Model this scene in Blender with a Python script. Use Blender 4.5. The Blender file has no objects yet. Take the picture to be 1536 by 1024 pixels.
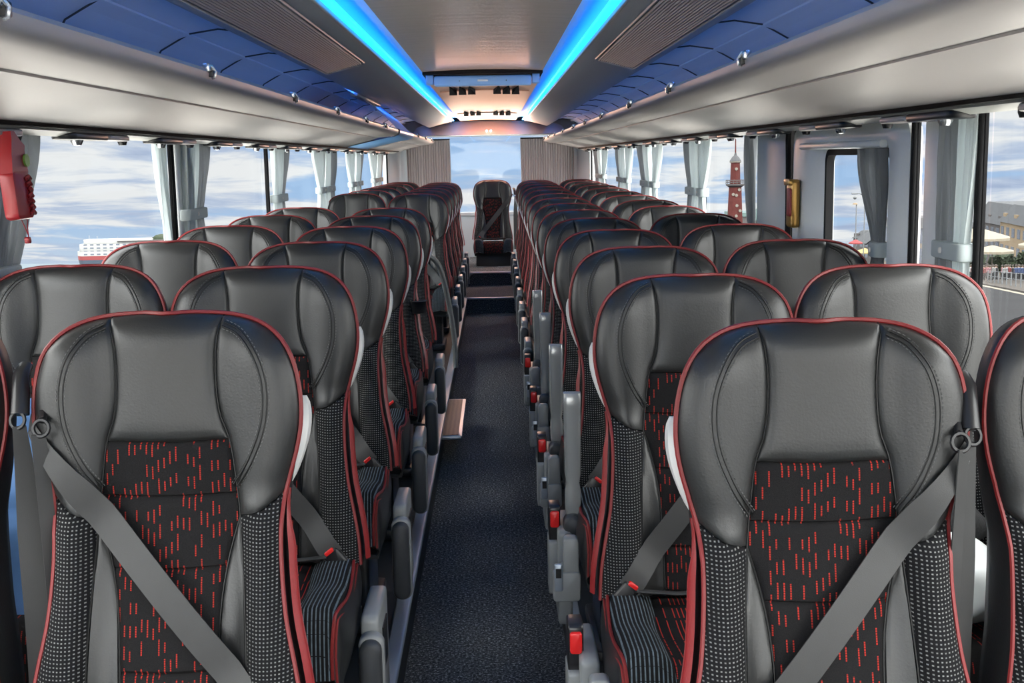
import bpy, math, random
from mathutils import Vector, Matrix
random.seed(7)
PI = math.pi
S = bpy.context.scene
COL = S.collection

# ------------------------------------------------------------------ materials
def mat(name, base=(.5,.5,.5), rough=.5, metal=0., spec=.5, emit=None, es=0., coat=0.):
    m = bpy.data.materials.new(name); m.use_nodes = True
    b = m.node_tree.nodes['Principled BSDF']
    b.inputs['Base Color'].default_value = (*base, 1)
    b.inputs['Roughness'].default_value = rough
    b.inputs['Metallic'].default_value = metal
    b.inputs['Specular IOR Level'].default_value = spec
    if coat:
        b.inputs['Coat Weight'].default_value = coat; b.inputs['Coat Roughness'].default_value = .2
    if emit:
        b.inputs['Emission Color'].default_value = (*emit, 1); b.inputs['Emission Strength'].default_value = es
    return m
class N:
    """tiny node helper"""
    def __init__(s, m): s.t = m.node_tree; s.n = s.t.nodes; s.b = s.n.get('Principled BSDF')
    def add(s, typ, **kw):
        n = s.n.new(typ)
        for k, v in kw.items(): setattr(n, k, v)
        return n
    def link(s, a, b): s.t.links.new(a, b)
    def math(s, op, a, b=None, c=None):
        n = s.add('ShaderNodeMath', operation=op)
        for i, x in enumerate((a, b, c)):
            if x is None: continue
            if isinstance(x, (int, float)): n.inputs[i].default_value = x
            else: s.link(x, n.inputs[i])
        return n.outputs[0]
    def mixc(s, f, a, b):
        n = s.add('ShaderNodeMix', data_type='RGBA')
        for i, x in ((0, f), (6, a), (7, b)):
            if isinstance(x, (int, float)): n.inputs[i].default_value = x
            elif isinstance(x, tuple): n.inputs[i].default_value = (*x[:3], 1)
            else: s.link(x, n.inputs[i])
        return n.outputs[2]
    def obj(s):
        n = s.add('ShaderNodeTexCoord'); x = s.add('ShaderNodeSeparateXYZ'); s.link(n.outputs['Object'], x.inputs[0])
        return n.outputs['Object'], x.outputs[0], x.outputs[1], x.outputs[2]
    def noise(s, vec, scale, detail=3, rough=.5, dist=0.):
        n = s.add('ShaderNodeTexNoise'); n.inputs['Scale'].default_value = scale
        n.inputs['Detail'].default_value = detail; n.inputs['Roughness'].default_value = rough
        n.inputs['Distortion'].default_value = dist
        if vec is not None: s.link(vec, n.inputs['Vector'])
        return n.outputs['Fac']
    def bump(s, h, strength, dist=.001):
        n = s.add('ShaderNodeBump'); n.inputs['Strength'].default_value = strength; n.inputs['Distance'].default_value = dist
        s.link(h, n.inputs['Height']); s.link(n.outputs[0], s.b.inputs['Normal'])
    def white(s, vec):
        n = s.add('ShaderNodeTexWhiteNoise', noise_dimensions='2D'); s.link(vec, n.inputs['Vector']); return n.outputs['Value']
    def comb(s, x, y, z=0.):
        n = s.add('ShaderNodeCombineXYZ')
        for i, v in enumerate((x, y, z)):
            if isinstance(v, (int, float)): n.inputs[i].default_value = v
            else: s.link(v, n.inputs[i])
        return n.outputs[0]
    def ramp(s, f, stops):
        n = s.add('ShaderNodeValToRGB'); s.link(f, n.inputs[0]); e = n.color_ramp.elements
        while len(e) < len(stops): e.new(.5)
        for el, (p, c) in zip(e, stops): el.position = p; el.color = (*c, 1)
        return n.outputs[0]

M = {}
def noisy(name, base, rough, scale, amt, bumpd=0., **kw):
    m = mat(name, base, rough, **kw); n = N(m); o = n.obj()[0]; f = n.noise(o, scale, 4)
    lo = tuple(c*(1-amt) for c in base); hi = tuple(min(1, c*(1+amt)) for c in base)
    n.link(n.mixc(f, lo, hi), n.b.inputs['Base Color'])
    if bumpd: n.bump(f, .5, bumpd)
    M[name] = m; return m
noisy('leather', (.0165,.0170,.0172), .40, 260, .12, .0006, spec=.55)
noisy('leather_dark', (.013,.014,.015), .45, 260, .12, .0005)
noisy('red_leather', (.24,.013,.015), .45, 200, .15, .0005)
M['piping'] = mat('piping', (.20,.014,.015), .5)
M['seam'] = mat('seam', (.006,.006,.006), .6)
M['stitch'] = mat('stitch', (.10,.10,.10), .6)
noisy('grey_plastic', (.27,.28,.28), .38, 30, .05)
M['silver_plastic'] = mat('silver_plastic', (.36,.37,.37), .25, .35)
noisy('dark_plastic', (.045,.048,.054), .5, 300, .08, .0003)
M['black_plastic'] = mat('black_plastic', (.012,.012,.014), .35)
M['white_plastic'] = mat('white_plastic', (.72,.72,.70), .35)
M['red_button'] = mat('red_button', (.75,.02,.02), .3)
M['metal'] = mat('metal', (.6,.62,.64), .25, .9)
M['aluminium'] = mat('aluminium', (.42,.47,.54), .35, .6)
M['blue_cloth'] = noisy('blue_cloth', (.13,.27,.56), .5, 40, .1)
M['seal'] = mat('seal', (.006,.006,.007), .8, spec=.2)
# seat belt webbing
m = mat('webbing', (.06,.06,.06), .55); M['webbing'] = m
n = N(m); o,x,y,z = n.obj(); f = n.noise(o, 900, 2); n.bump(f, .4, .0005)
n.link(n.mixc(n.noise(o, 14, 2), (.030,.030,.030), (.045,.045,.045)), n.b.inputs['Base Color'])
# black woven fabric with short stitched red dashes
m = mat('dash_fabric', rough=.9, spec=.1); M['dash_fabric'] = m
n = N(m); o,x,y,z = n.obj()
cx = n.math('DIVIDE', x, .0098); ci = n.math('FLOOR', cx); cf = n.math('FRACT', cx)
r1 = n.white(n.comb(ci, 3.7))
t = n.math('ADD', n.math('DIVIDE', z, .037), n.math('MULTIPLY', r1, 9.)); ti = n.math('FLOOR', t); tf = n.math('FRACT', t)
r2 = n.white(n.comb(ci, ti)); r3 = n.white(n.comb(n.math('ADD', ci, 31.3), ti))
ln = n.math('ADD', n.math('MULTIPLY', r2, .34), .40)
on = n.math('MULTIPLY', n.math('LESS_THAN', tf, ln), n.math('GREATER_THAN', r3, .25))
xo = n.math('ABSOLUTE', n.math('SUBTRACT', cf, .5)); on = n.math('MULTIPLY', on, n.math('LESS_THAN', xo, .115))
st = n.math('GREATER_THAN', n.math('SINE', n.math('MULTIPLY', z, 1750.)), -.75); on = n.math('MULTIPLY', on, st)
ns = n.noise(o, 700, 2); dark = n.mixc(ns, (.007,.007,.008), (.020,.019,.019))
n.link(n.mixc(on, dark, (.36,.030,.022)), n.b.inputs['Base Color'])
n.bump(n.math('ADD', ns, n.math('MULTIPLY', on, 1.)), .6, .0008)
# black mesh with rows of pale dots
def mesh_fab(name, p, size, c, vert='z'):
    m = mat(name, rough=.85, spec=.15); n = N(m); o,x,y,z = n.obj()
    if vert == 'y': z = y
    u = n.math('DIVIDE', x, p); v = n.math('DIVIDE', z, p)
    a = n.math('ABSOLUTE', n.math('SUBTRACT', n.math('FRACT', u), .5)); b = n.math('ABSOLUTE', n.math('SUBTRACT', n.math('FRACT', v), .5))
    on = n.math('MULTIPLY', n.math('LESS_THAN', a, size[0]), n.math('LESS_THAN', b, size[1]))
    rn = n.noise(o, 90, 2)
    n.link(n.mixc(n.math('MULTIPLY', on, n.math('ADD', n.math('MULTIPLY', rn, .9), .3)), (.008,.008,.009), c), n.b.inputs['Base Color'])
    n.bump(on, .6, .0008); M[name] = m
mesh_fab('mesh_fabric', .0062, (.21,.17), (.26,.26,.255))
mesh_fab('rib_fabric', .0085, (.16,.48), (.15,.19,.22), 'y')
# carpet
m = mat('carpet', rough=1., spec=.05); M['carpet'] = m
n = N(m); o,x,y,z = n.obj(); f = n.noise(o, 120, 5, .75); g = n.noise(o, 3, 3)
n.link(n.mixc(g, n.ramp(f, [(.40,(.022,.023,.026)), (.55,(.10,.105,.11)), (.66,(.55,.56,.56))]), n.ramp(f, [(.4,(.030,.031,.034)), (.55,(.12,.125,.13)), (.66,(.60,.61,.61))])), n.b.inputs['Base Color'])
n.bump(f, .9, .004)
# interior trims
noisy('rack_plastic', (.52,.49,.475), .42, 500, .04, .0002)
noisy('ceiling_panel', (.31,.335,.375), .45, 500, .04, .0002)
m = mat('ceiling_gloss', (.42,.38,.355), .24); M['ceiling_gloss'] = m
n = N(m); o,x,y,z = n.obj(); mp = n.add('ShaderNodeMapping'); mp.inputs['Scale'].default_value = (.6, 6, 1); n.link(o, mp.inputs[0])
n.bump(n.noise(mp.outputs[0], 2.5, 2), .25, .01)
M['hood'] = mat('hood', (.70,.42,.32), .4)
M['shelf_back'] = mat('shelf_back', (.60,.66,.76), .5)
M['glow_and_insert_blue'] = mat('glow_and_insert_blue', (.12,.42,.88), .35)  # LED glow on the divider put into its colour; also the insert's own blue
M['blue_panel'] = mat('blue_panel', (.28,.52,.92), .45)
M['wall_trim'] = noisy('wall_trim', (.47,.52,.55), .45, 200, .04)
M['white_trim'] = noisy('white_trim', (.76,.80,.81), .4, 100, .03)
M['duct'] = mat('duct', (.30,.31,.29), .4)
M['led'] = mat('led', (.1,.5,1), .5, emit=(.005,.42,1.0), es=2.6)
M['led2'] = mat('led2', (.1,.4,1), .5, emit=(.10,.33,1.0), es=7.)
M['cove_led_glow'] = mat('cove_led_glow', (.10,.42,.85), .45)  # white cove with the strip's blue glow put into its colour
M['lamp'] = mat('lamp', (.9,.85,.8), .4, emit=(1.,.80,.62), es=6)
# ribbed loudspeaker panel
m = mat('ribbed', (.22,.22,.235), .5); M['ribbed'] = m; m.node_tree.nodes['Principled BSDF'].inputs['Base Color'].default_value = (.24,.26,.30,1)
M['bounce_pale'] = noisy('bounce_pale', (.80,.76,.70), .9, .4, .08)  # pale unseen ground, added to bounce daylight up to the racks
# curtains (thin cloth lets light through)
def cloth(name, c, tr=.3):
    m = mat(name, c, .9, spec=.1); n = N(m); t = n.add('ShaderNodeBsdfTranslucent'); t.inputs[0].default_value = (*c, 1)
    mx = n.add('ShaderNodeMixShader'); mx.inputs[0].default_value = tr
    out = [q for q in n.n if q.type == 'OUTPUT_MATERIAL'][0]
    n.link(n.b.outputs[0], mx.inputs[1]); n.link(t.outputs[0], mx.inputs[2]); n.link(mx.outputs[0], out.inputs[0]); M[name] = m
cloth('curtain_grey', (.22,.235,.25), .2)
cloth('curtain_pale', (.50,.56,.57), .25)
cloth('curtain_brown', (.36,.33,.33), .15)
cloth('curtain_blind', (.42,.44,.43), .2)
# glass
m = bpy.data.materials.new('window_glass'); m.use_nodes = True; M['glass'] = m
n = N(m); n.n.remove(n.b); out = [q for q in n.n if q.type == 'OUTPUT_MATERIAL'][0]
tr = n.add('ShaderNodeBsdfTransparent'); tr.inputs[0].default_value = (.93,.96,.97,1)
gl = n.add('ShaderNodeBsdfGlossy'); gl.inputs['Roughness'].default_value = .02
mx = n.add('ShaderNodeMixShader'); mx.inputs[0].default_value = .025
n.link(tr.outputs[0], mx.inputs[1]); n.link(gl.outputs[0], mx.inputs[2]); n.link(mx.outputs[0], out.inputs[0])
# outdoors
m = mat('sea_water', (.10,.14,.16), .35, spec=.4); M['sea'] = m
n = N(m); o = n.obj()[0]; f = n.noise(o, .05, 6, .7); n.link(n.mixc(f, (.05,.075,.085), (.09,.11,.12)), n.b.inputs['Base Color'])
noisy('asphalt', (0.0213,0.0213,0.0226), .9, .15, .2, spec=.05)
noisy('paving', (0.0582,0.0527,0.0485), .9, .5, .15, spec=.05)
noisy('brick', (0.0499,0.0153,0.0139), .9, 1.2, .35, spec=.05)
noisy('stone_grey', (0.0594,0.0554,0.0554), .9, .4, .25, spec=.05)
noisy('roof_grey', (0.0231,0.0248,0.0280), .8, .6, .25)
noisy('plaster_yellow', (0.1228,0.0891,0.0535), .9, .3, .12)
noisy('plaster_pale', (0.1030,0.0931,0.0792), .9, .3, .12)
noisy('foliage', (0.0119,0.0198,0.0070), .9, 2.5, .5)
M['win_dark'] = mat('win_dark', (.07,.08,.10), .25)
M['ship_white'] = noisy('ship_white', (0.2076,0.2076,0.2020), .6, .05, .08)
M['ship_red'] = mat('ship_red', (0.1188,0.0089,0.0089), .6)
M['ship_navy'] = mat('ship_navy', (0.0099,0.0198,0.0356), .6)
M['ship_teal'] = mat('ship_teal', (0.0462,0.0825,0.0759), .5)
M['cream'] = mat('cream', (0.1307,0.1125,0.0835), .8)
M['yellow'] = mat('yellow', (0.1452,0.1125,0.0399), .8)
M['red_cloth'] = mat('red_cloth', (0.1228,0.0079,0.0099), .8)
M['iron'] = mat('iron', (.07,.075,.08), .6)
M['skin'] = mat('skin', (.16,.10,.07), .7)
M['hair'] = mat('hair', (.04,.03,.025), .8)
for k, c in dict(c_blue=(.03,.045,.10), c_black=(.01,.01,.012), c_white=(.14,.14,.14), c_red=(.09,.015,.015), c_pink=(.13,.06,.07), c_grey=(.18,.19,.2)).items(): M[k] = mat(k, c, .85)
M['gold'] = mat('gold', (.50,.29,.08), .3, .6)
M['red_case'] = mat('red_case', (.24,.008,.012), .35)
M['dark_red'] = mat('dark_red', (.22,.006,.012), .5)
M['green_dot'] = mat('green_dot', (.18,.42,.08), .4)
M['wood'] = mat('wood', (.11,.075,.05), .5)
n = N(M['wood']); o,x,y,z = n.obj(); w = n.add('ShaderNodeTexWave'); w.inputs['Scale'].default_value = 14; w.inputs['Distortion'].default_value = 2; w.bands_direction='X'; n.link(o, w.inputs[0])
n.link(n.mixc(w.outputs['Fac'], (.03,.021,.016), (.085,.06,.045)), n.b.inputs['Base Color'])
m = mat('bag_white', (.75,.78,.78), .35); M['bag_white'] = m
noisy('fleece', (.012,.012,.013), 1., 120, .5, .004)

# ------------------------------------------------------------------ mesh builder
class MB:
    def __init__(s): s.v = []; s.f = []; s.m = []
    def add(s, vs, fs, mi=0, flip=False):
        k = len(s.v); s.v += [tuple(p) for p in vs]
        for f in fs:
            f = [i+k for i in f]
            s.f.append(f[::-1] if flip else f); s.m.append(mi)
        return s
    def grid(s, fn, ns, nt, mi=0, flip=False, cs=False):
        vs = [fn(i/ns, j/nt) for j in range(nt+1) for i in range(ns+(0 if cs else 1))]
        w = ns if cs else ns+1
        fs = [(j*w+i, j*w+(i+1) % w, (j+1)*w+(i+1) % w, (j+1)*w+i) for j in range(nt) for i in range(ns)]
        return s.add(vs, fs, mi, flip)
    def box(s, x0, x1, y0, y1, z0, z1, mi=0):
        vs = [(x,y,z) for z in (z0,z1) for y in (y0,y1) for x in (x0,x1)]
        return s.add(vs, [(0,2,3,1),(4,5,7,6),(0,1,5,4),(2,6,7,3),(0,4,6,2),(1,3,7,5)], mi)
    def rbox(s, x0, x1, y0, y1, z0, z1, r, axis='z', k=4, r2=None, mi=0, mtx=None):
        """box whose outline (seen along axis) has corners of radius r, with a small edge bevel r2"""
        r2 = r*.3 if r2 is None else r2
        A = dict(x=(1,2,0), y=(0,2,1), z=(0,1,2))[axis]
        lo = (x0,y0,z0); hi = (x1,y1,z1)
        a0,a1 = lo[A[0]],hi[A[0]]; b0,b1 = lo[A[1]],hi[A[1]]; c0,c1 = lo[A[2]],hi[A[2]]
        r = min(r, (a1-a0)/2-1e-5, (b1-b0)/2-1e-5)
        def ring(ins, c):
            out = []
            for q,(ca,cb) in enumerate(((a1-r,b1-r),(a0+r,b1-r),(a0+r,b0+r),(a1-r,b0+r))):
                for i in range(k+1):
                    t = PI/2*(q+i/k); rr = r-ins
                    p = [0,0,0]; p[A[0]] = ca+rr*math.cos(t); p[A[1]] = cb+rr*math.sin(t); p[A[2]] = c; out.append(tuple(p))
            return out
        r2 = min(r2, (c1-c0)/2, r*.9)
        rings = [ring(r2, c0), ring(r2*.3, c0+r2*.3), ring(0, c0+r2), ring(0, c1-r2), ring(r2*.3, c1-r2*.3), ring(r2, c1)]
        return s.loft(rings, True, mi, mtx)
    def loft(s, rings, caps=True, mi=0, mtx=None, closed=True):
        n = len(rings[0]); vs = [p for r in rings for p in r]
        if mtx is not None: vs = [tuple(mtx @ Vector(p)) for p in vs]
        fs = []
        for j in range(len(rings)-1):
            for i in range(n if closed else n-1):
                fs.append((j*n+i, j*n+(i+1) % n, (j+1)*n+(i+1) % n, (j+1)*n+i))
        if caps: fs += [tuple(range(n))[::-1], tuple(range((len(rings)-1)*n, len(rings)*n))]
        return s.add(vs, fs, mi)
    def tube(s, pts, r, n=8, closed=False, caps=True, mi=0, sy=1.):
        P = [Vector(p) for p in pts]; L = len(P); rings = []; up = None
        for i in range(L):
            a = P[(i-1) % L] if closed or i else P[0]; b = P[(i+1) % L] if closed or i < L-1 else P[-1]
            t = (b-a).normalized() if (b-a).length > 1e-9 else Vector((0,0,1))
            if up is None:
                up = Vector((0,0,1)) if abs(t.z) < .9 else Vector((0,1,0))
            u = t.cross(up)
            if u.length < 1e-6: u = t.cross(Vector((1,0,0)))
            u.normalize(); w = u.cross(t).normalized(); up = w
            rr = r(i/(L-1)) if callable(r) else r
            rings.append([tuple(P[i]+u*math.cos(2*PI*k/n)*rr+w*math.sin(2*PI*k/n)*rr*sy) for k in range(n)])
        if closed: rings.append(rings[0])
        return s.loft(rings, caps and not closed, mi)
    def strip(s, pts, wid, thick=.0015, nrm=None, mi=0):
        """flat band following pts; wid vector callable or constant Vector across"""
        rings = []
        for i, p in enumerate(pts):
            p = Vector(p); a = Vector(pts[max(0,i-1)]); b = Vector(pts[min(len(pts)-1,i+1)]); t = (b-a).normalized()
            w = (wid(i/(len(pts)-1)) if callable(wid) else Vector(wid))
            nn = t.cross(w).normalized()*thick
            rings.append([tuple(p-w+nn), tuple(p+w+nn), tuple(p+w-nn), tuple(p-w-nn)])
        return s.loft(rings, True, mi)
    def lathe(s, prof, n=16, c=(0,0,0), axis='z', mi=0):
        rings = []
        for r, h in prof:
            ring = []
            for k in range(n):
                a = 2*PI*k/n; q = (r*math.cos(a), r*math.sin(a), h)
                if axis == 'y': q = (q[0], q[2], q[1])
                if axis == 'x': q = (q[2], q[0], q[1])
                ring.append((q[0]+c[0], q[1]+c[1], q[2]+c[2]))
            rings.append(ring)
        return s.loft(rings, True, mi)

def obj(name, mb, m, parent=None, smooth=35, loc=None):
    me = bpy.data.meshes.new(name); me.from_pydata(mb.v, [], mb.f); me.update()
    ms = m if isinstance(m, (list, tuple)) else [m]
    for q in ms: me.materials.append(M[q] if isinstance(q, str) else q)
    if len(ms) > 1: me.polygons.foreach_set('material_index', mb.m)
    if smooth:
        me.polygons.foreach_set('use_smooth', [True]*len(me.polygons))
        try: me.set_sharp_from_angle(angle=math.radians(smooth))
        except Exception: pass
    o = bpy.data.objects.new(name, me); COL.objects.link(o)
    if parent: o.parent = parent
    if loc: o.location = loc
    return o
def tag(o, label=None, cat=None, group=None, kind=None):
    if label: o['label'] = label
    if cat: o['category'] = cat
    if group: o['group'] = group
    if kind: o['kind'] = kind
    return o
def empty(name, loc=(0,0,0), rz=0):
    o = bpy.data.objects.new(name, None); COL.objects.link(o); o.location = loc; o.rotation_euler = (0,0,rz); o.empty_display_size = .1
    return o
def copy_tree(o, parent=None):
    c = o.copy(); COL.objects.link(c)
    if parent is not None: c.parent = parent
    for ch in list(KIDS.get(o.name, ())): copy_tree(ch, c)
    return c
KIDS = {}
def index_kids():
    KIDS.clear()
    for o in bpy.data.objects:
        if o.parent: KIDS.setdefault(o.parent.name, []).append(o)
def struct(name, mb, m, parent=None, label=None, smooth=35):
    o = obj(name, mb, m, parent, smooth)
    if parent is None: o['kind'] = 'structure'
    if label: o['label'] = label
    return o
def lerp(a, b, t): return a+(b-a)*t
def sstep(a, b, x):
    t = min(1, max(0, (x-a)/(b-a))); return t*t*(3-2*t)
def crv(pts, sm=6):
    """Catmull-Rom through pts, arclength parametrised; returns f(t)->tuple"""
    P = [Vector((*p, 0)) if len(p) == 2 else Vector(p) for p in pts]; d = len(pts[0])
    Q = []
    if len(P) == 2: Q = P
    else:
        for i in range(len(P)-1):
            p0 = P[i-1] if i else P[0]*2-P[1]; p1 = P[i]; p2 = P[i+1]; p3 = P[i+2] if i+2 < len(P) else P[-1]*2-P[-2]
            for k in range(sm):
                t = k/sm
                Q.append(.5*((2*p1)+(p2-p0)*t+(2*p0-5*p1+4*p2-p3)*t*t+(3*p1-p0-3*p2+p3)*t**3))
        Q.append(P[-1])
    L = [0]
    for i in range(len(Q)-1): L.append(L[-1]+(Q[i+1]-Q[i]).length)
    T = L[-1] or 1
    def f(t):
        s = min(max(t, 0), 1)*T
        for i in range(len(L)-1):
            if s <= L[i+1] or i == len(L)-2:
                q = (s-L[i])/max(1e-9, L[i+1]-L[i]); r = Q[i].lerp(Q[i+1], min(1, max(0, q))); return tuple(r)[:d]
    return f

# ------------------------------------------------------------------ camera
F = 1800.; VP = (739., 238.); ROLL = .02; EYE = Vector((.046, 0, 1.5))
Yc = Vector((VP[0]-768, 512-VP[1], -F)).normalized(); Uc = Vector((-math.sin(ROLL), math.cos(ROLL), 0))
Zc = (Uc-Yc*Uc.dot(Yc)).normalized(); Xc = Yc.cross(Zc)
R3 = Matrix((Xc, Yc, Zc))
cam = bpy.data.cameras.new('camera'); co = bpy.data.objects.new('camera', cam); COL.objects.link(co)
co.matrix_world = Matrix.Translation(EYE) @ R3.to_4x4()
cam.sensor_width = 36; cam.lens = F/1536*36; cam.clip_start = .05; cam.clip_end = 60000
S.camera = co
S.view_settings.view_transform = 'Standard'; S.view_settings.look = 'None'; S.view_settings.gamma = 1
S.view_settings.use_curve_mapping = False; S.view_settings.exposure = 0.7
S.render.film_transparent = False
cy = S.cycles
cy.use_denoising = True; cy.max_bounces = 10; cy.diffuse_bounces = 6; cy.glossy_bounces = 4; cy.transparent_max_bounces = 16; cy.transmission_bounces = 6
cy.sample_clamp_indirect = 6.; cy.caustics_reflective = False; cy.caustics_refractive = False

# ------------------------------------------------------------------ world: broken cloud over a horizon that slopes against the bus
GA, GB = .0849, .0146
def gz(x, y): return -1.1-GA*y-GB*x
w = bpy.data.worlds.new('world'); S.world = w; w.use_nodes = True
n = N(w); bg = w.node_tree.nodes['Background']
tc = n.add('ShaderNodeTexCoord'); sx = n.add('ShaderNodeSeparateXYZ'); n.link(tc.outputs['Generated'], sx.inputs[0])
X, Y, Z = sx.outputs
alt = n.math('ADD', Z, n.math('ADD', n.math('MULTIPLY', Y, GA), n.math('MULTIPLY', X, GB)))
altp = n.math('MAXIMUM', alt, 0.)
den = n.math('ADD', altp, .075)
cv = n.comb(n.math('DIVIDE', X, den), n.math('DIVIDE', Y, den), n.math('MULTIPLY', altp, 9.))
f1 = n.noise(cv, .42, 8, .55, .5); f2 = n.noise(cv, 1.25, 6, .6, .4)
cov = n.math('ADD', f1, n.math('MULTIPLY', n.math('SUBTRACT', f2, .5), .25))
blue = n.ramp(altp, [(0., (.60,.68,.80)), (.035, (.43,.60,.84)), (.16, (.30,.47,.76)), (.6, (.22,.38,.72))])
cloudc = n.ramp(n.math('ADD', n.math('MULTIPLY', f2, .7), n.math('MULTIPLY', f1, .3)), [(.38, (.42,.49,.66)), (.47, (.56,.62,.76)), (.56, (.92,.89,.88))])
msk = n.ramp(cov, [(.42, (0,0,0)), (.50, (1,1,1))])
sky = n.mixc(msk, blue, cloudc)
# sky gain added outside the view, beside, over and behind, to brighten the interior
mr = n.add('ShaderNodeMapRange', interpolation_type='SMOOTHSTEP'); n.link(Y, mr.inputs[0]); mr.inputs[1].default_value = .55; mr.inputs[2].default_value = .86; mr.inputs[3].default_value = 8.0; mr.inputs[4].default_value = 0.
gain = n.math('ADD', n.math('ADD', 1., mr.outputs[0]), n.math('ADD', n.math('MULTIPLY', n.math('MAXIMUM', n.math('MULTIPLY', Y, -1.), 0.), 7.), n.math('MULTIPLY', n.math('MAXIMUM', n.math('SUBTRACT', alt, .25), 0.), 3.)))
gs = n.math('MINIMUM', n.math('MULTIPLY', n.math('SUBTRACT', gain, 1.), .25), .85)
bgc = n.add('ShaderNodeVectorMath', operation='SCALE'); n.link(n.mixc(gs, sky, (.70,.655,.60)), bgc.inputs[0]); n.link(gain, bgc.inputs['Scale'])
n.link(bgc.outputs[0], bg.inputs['Color']); bg.inputs['Strength'].default_value = .66

sun = bpy.data.lights.new('sun', 'SUN'); so = bpy.data.objects.new('sun', sun); COL.objects.link(so)
sun.energy = 1.0; sun.angle = .5; sun.color = (1, .93, .86); so.rotation_euler = (math.radians(52), 0, math.radians(38))
# ------------------------------------------------------------------ coach seat
HS = 1.10
OUT = [(0,0),(.05,.001),(.095,.004),(.140,.013),(.176,.031),(.201,.059),(.215,.095),(.222,.138),(.222,.180),(.215,.222),(.202,.268),(.191,.31),(.187,.37),(.189,.43),(.196,.50),(.210,.57),(.220,.63),(.224,.69)]
OF = crv(OUT, 6)
OS = [OF(i/160) for i in range(161)]
def hw(v):
    for a, b in zip(OS, OS[1:]):
        if a[1] <= v <= b[1] or b is OS[-1]:
            return lerp(a[0], b[0], min(1, max(0, (v-a[1])/max(1e-6, b[1]-a[1]))))
def dep(u, v):
    a = abs(u); e = max(0, hw(max(v, .0005))-a)
    y0 = -.10*v - .05*sstep(.30, .69, v)
    B = .020*sstep(.09, .16, a)*(1-sstep(.26, .34, v))*sstep(0, .07, v) + .042*sstep(.10, .16, a)*sstep(.27, .36, v) + .010*(1-(a/.11)**2 if a < .11 else 0)
    roll = .022*(1-min(1, e/.04))**2 + (.016*(1-min(1, max(0, v)/.04))**2)
    return y0-B+roll
def spt(u, v, off=0.): return (u, dep(u, v)-off, HS-v)
def patch(mb, Lc, Rc, Tc, Bc, ns, nt, pil=.006, ew=.018, sgn=1, mi=0):
    """Coons patch in the seat's (u, v) plane, pillowed between its seams"""
    L, R, T, B = (crv(c) for c in (Lc, Rc, Tc, Bc))
    P00 = Lc[0]; P10 = Rc[0]; P01 = Lc[-1]; P11 = Rc[-1]
    def q(i, n, k=2.2): # denser near edges
        t = i; return .5-.5*math.cos(PI*t) if n > 4 else t
    def fn(s, t):
        s = q(s, ns); t = q(t, nt)
        l = L(t); r = R(t); a = T(s); b = B(s)
        p = [(1-s)*l[k]+s*r[k]+(1-t)*a[k]+t*b[k]-((1-s)*(1-t)*P00[k]+s*(1-t)*P10[k]+(1-s)*t*P01[k]+s*t*P11[k]) for k in (0,1)]
        wd = math.dist(l, r); ht = math.dist(a, b)
        e = min(s*wd, (1-s)*wd, t*ht, (1-t)*ht)
        h = pil*math.sqrt(max(0, 1-(1-min(1, e/ew))**2)) - (.0035*(1-min(1, e/.0035)))
        return (p[0]*sgn, dep(p[0], p[1])-h, HS-p[1])
    mb.grid(fn, ns, nt, mi, flip=(sgn < 0))
OUTW_T = [(.094,.005),(.140,.013),(.176,.031),(.198,.055)]
OUTW_R = [(.198,.055),(.215,.095),(.222,.138),(.222,.180),(.215,.222),(.202,.268),(.194,.298)]
SEAM = [(.094,.005),(.085,.05),(.083,.11),(.088,.165),(.103,.21)]
TIPS = [(.103,.21),(.112,.275),(.118,.338)]
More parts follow.
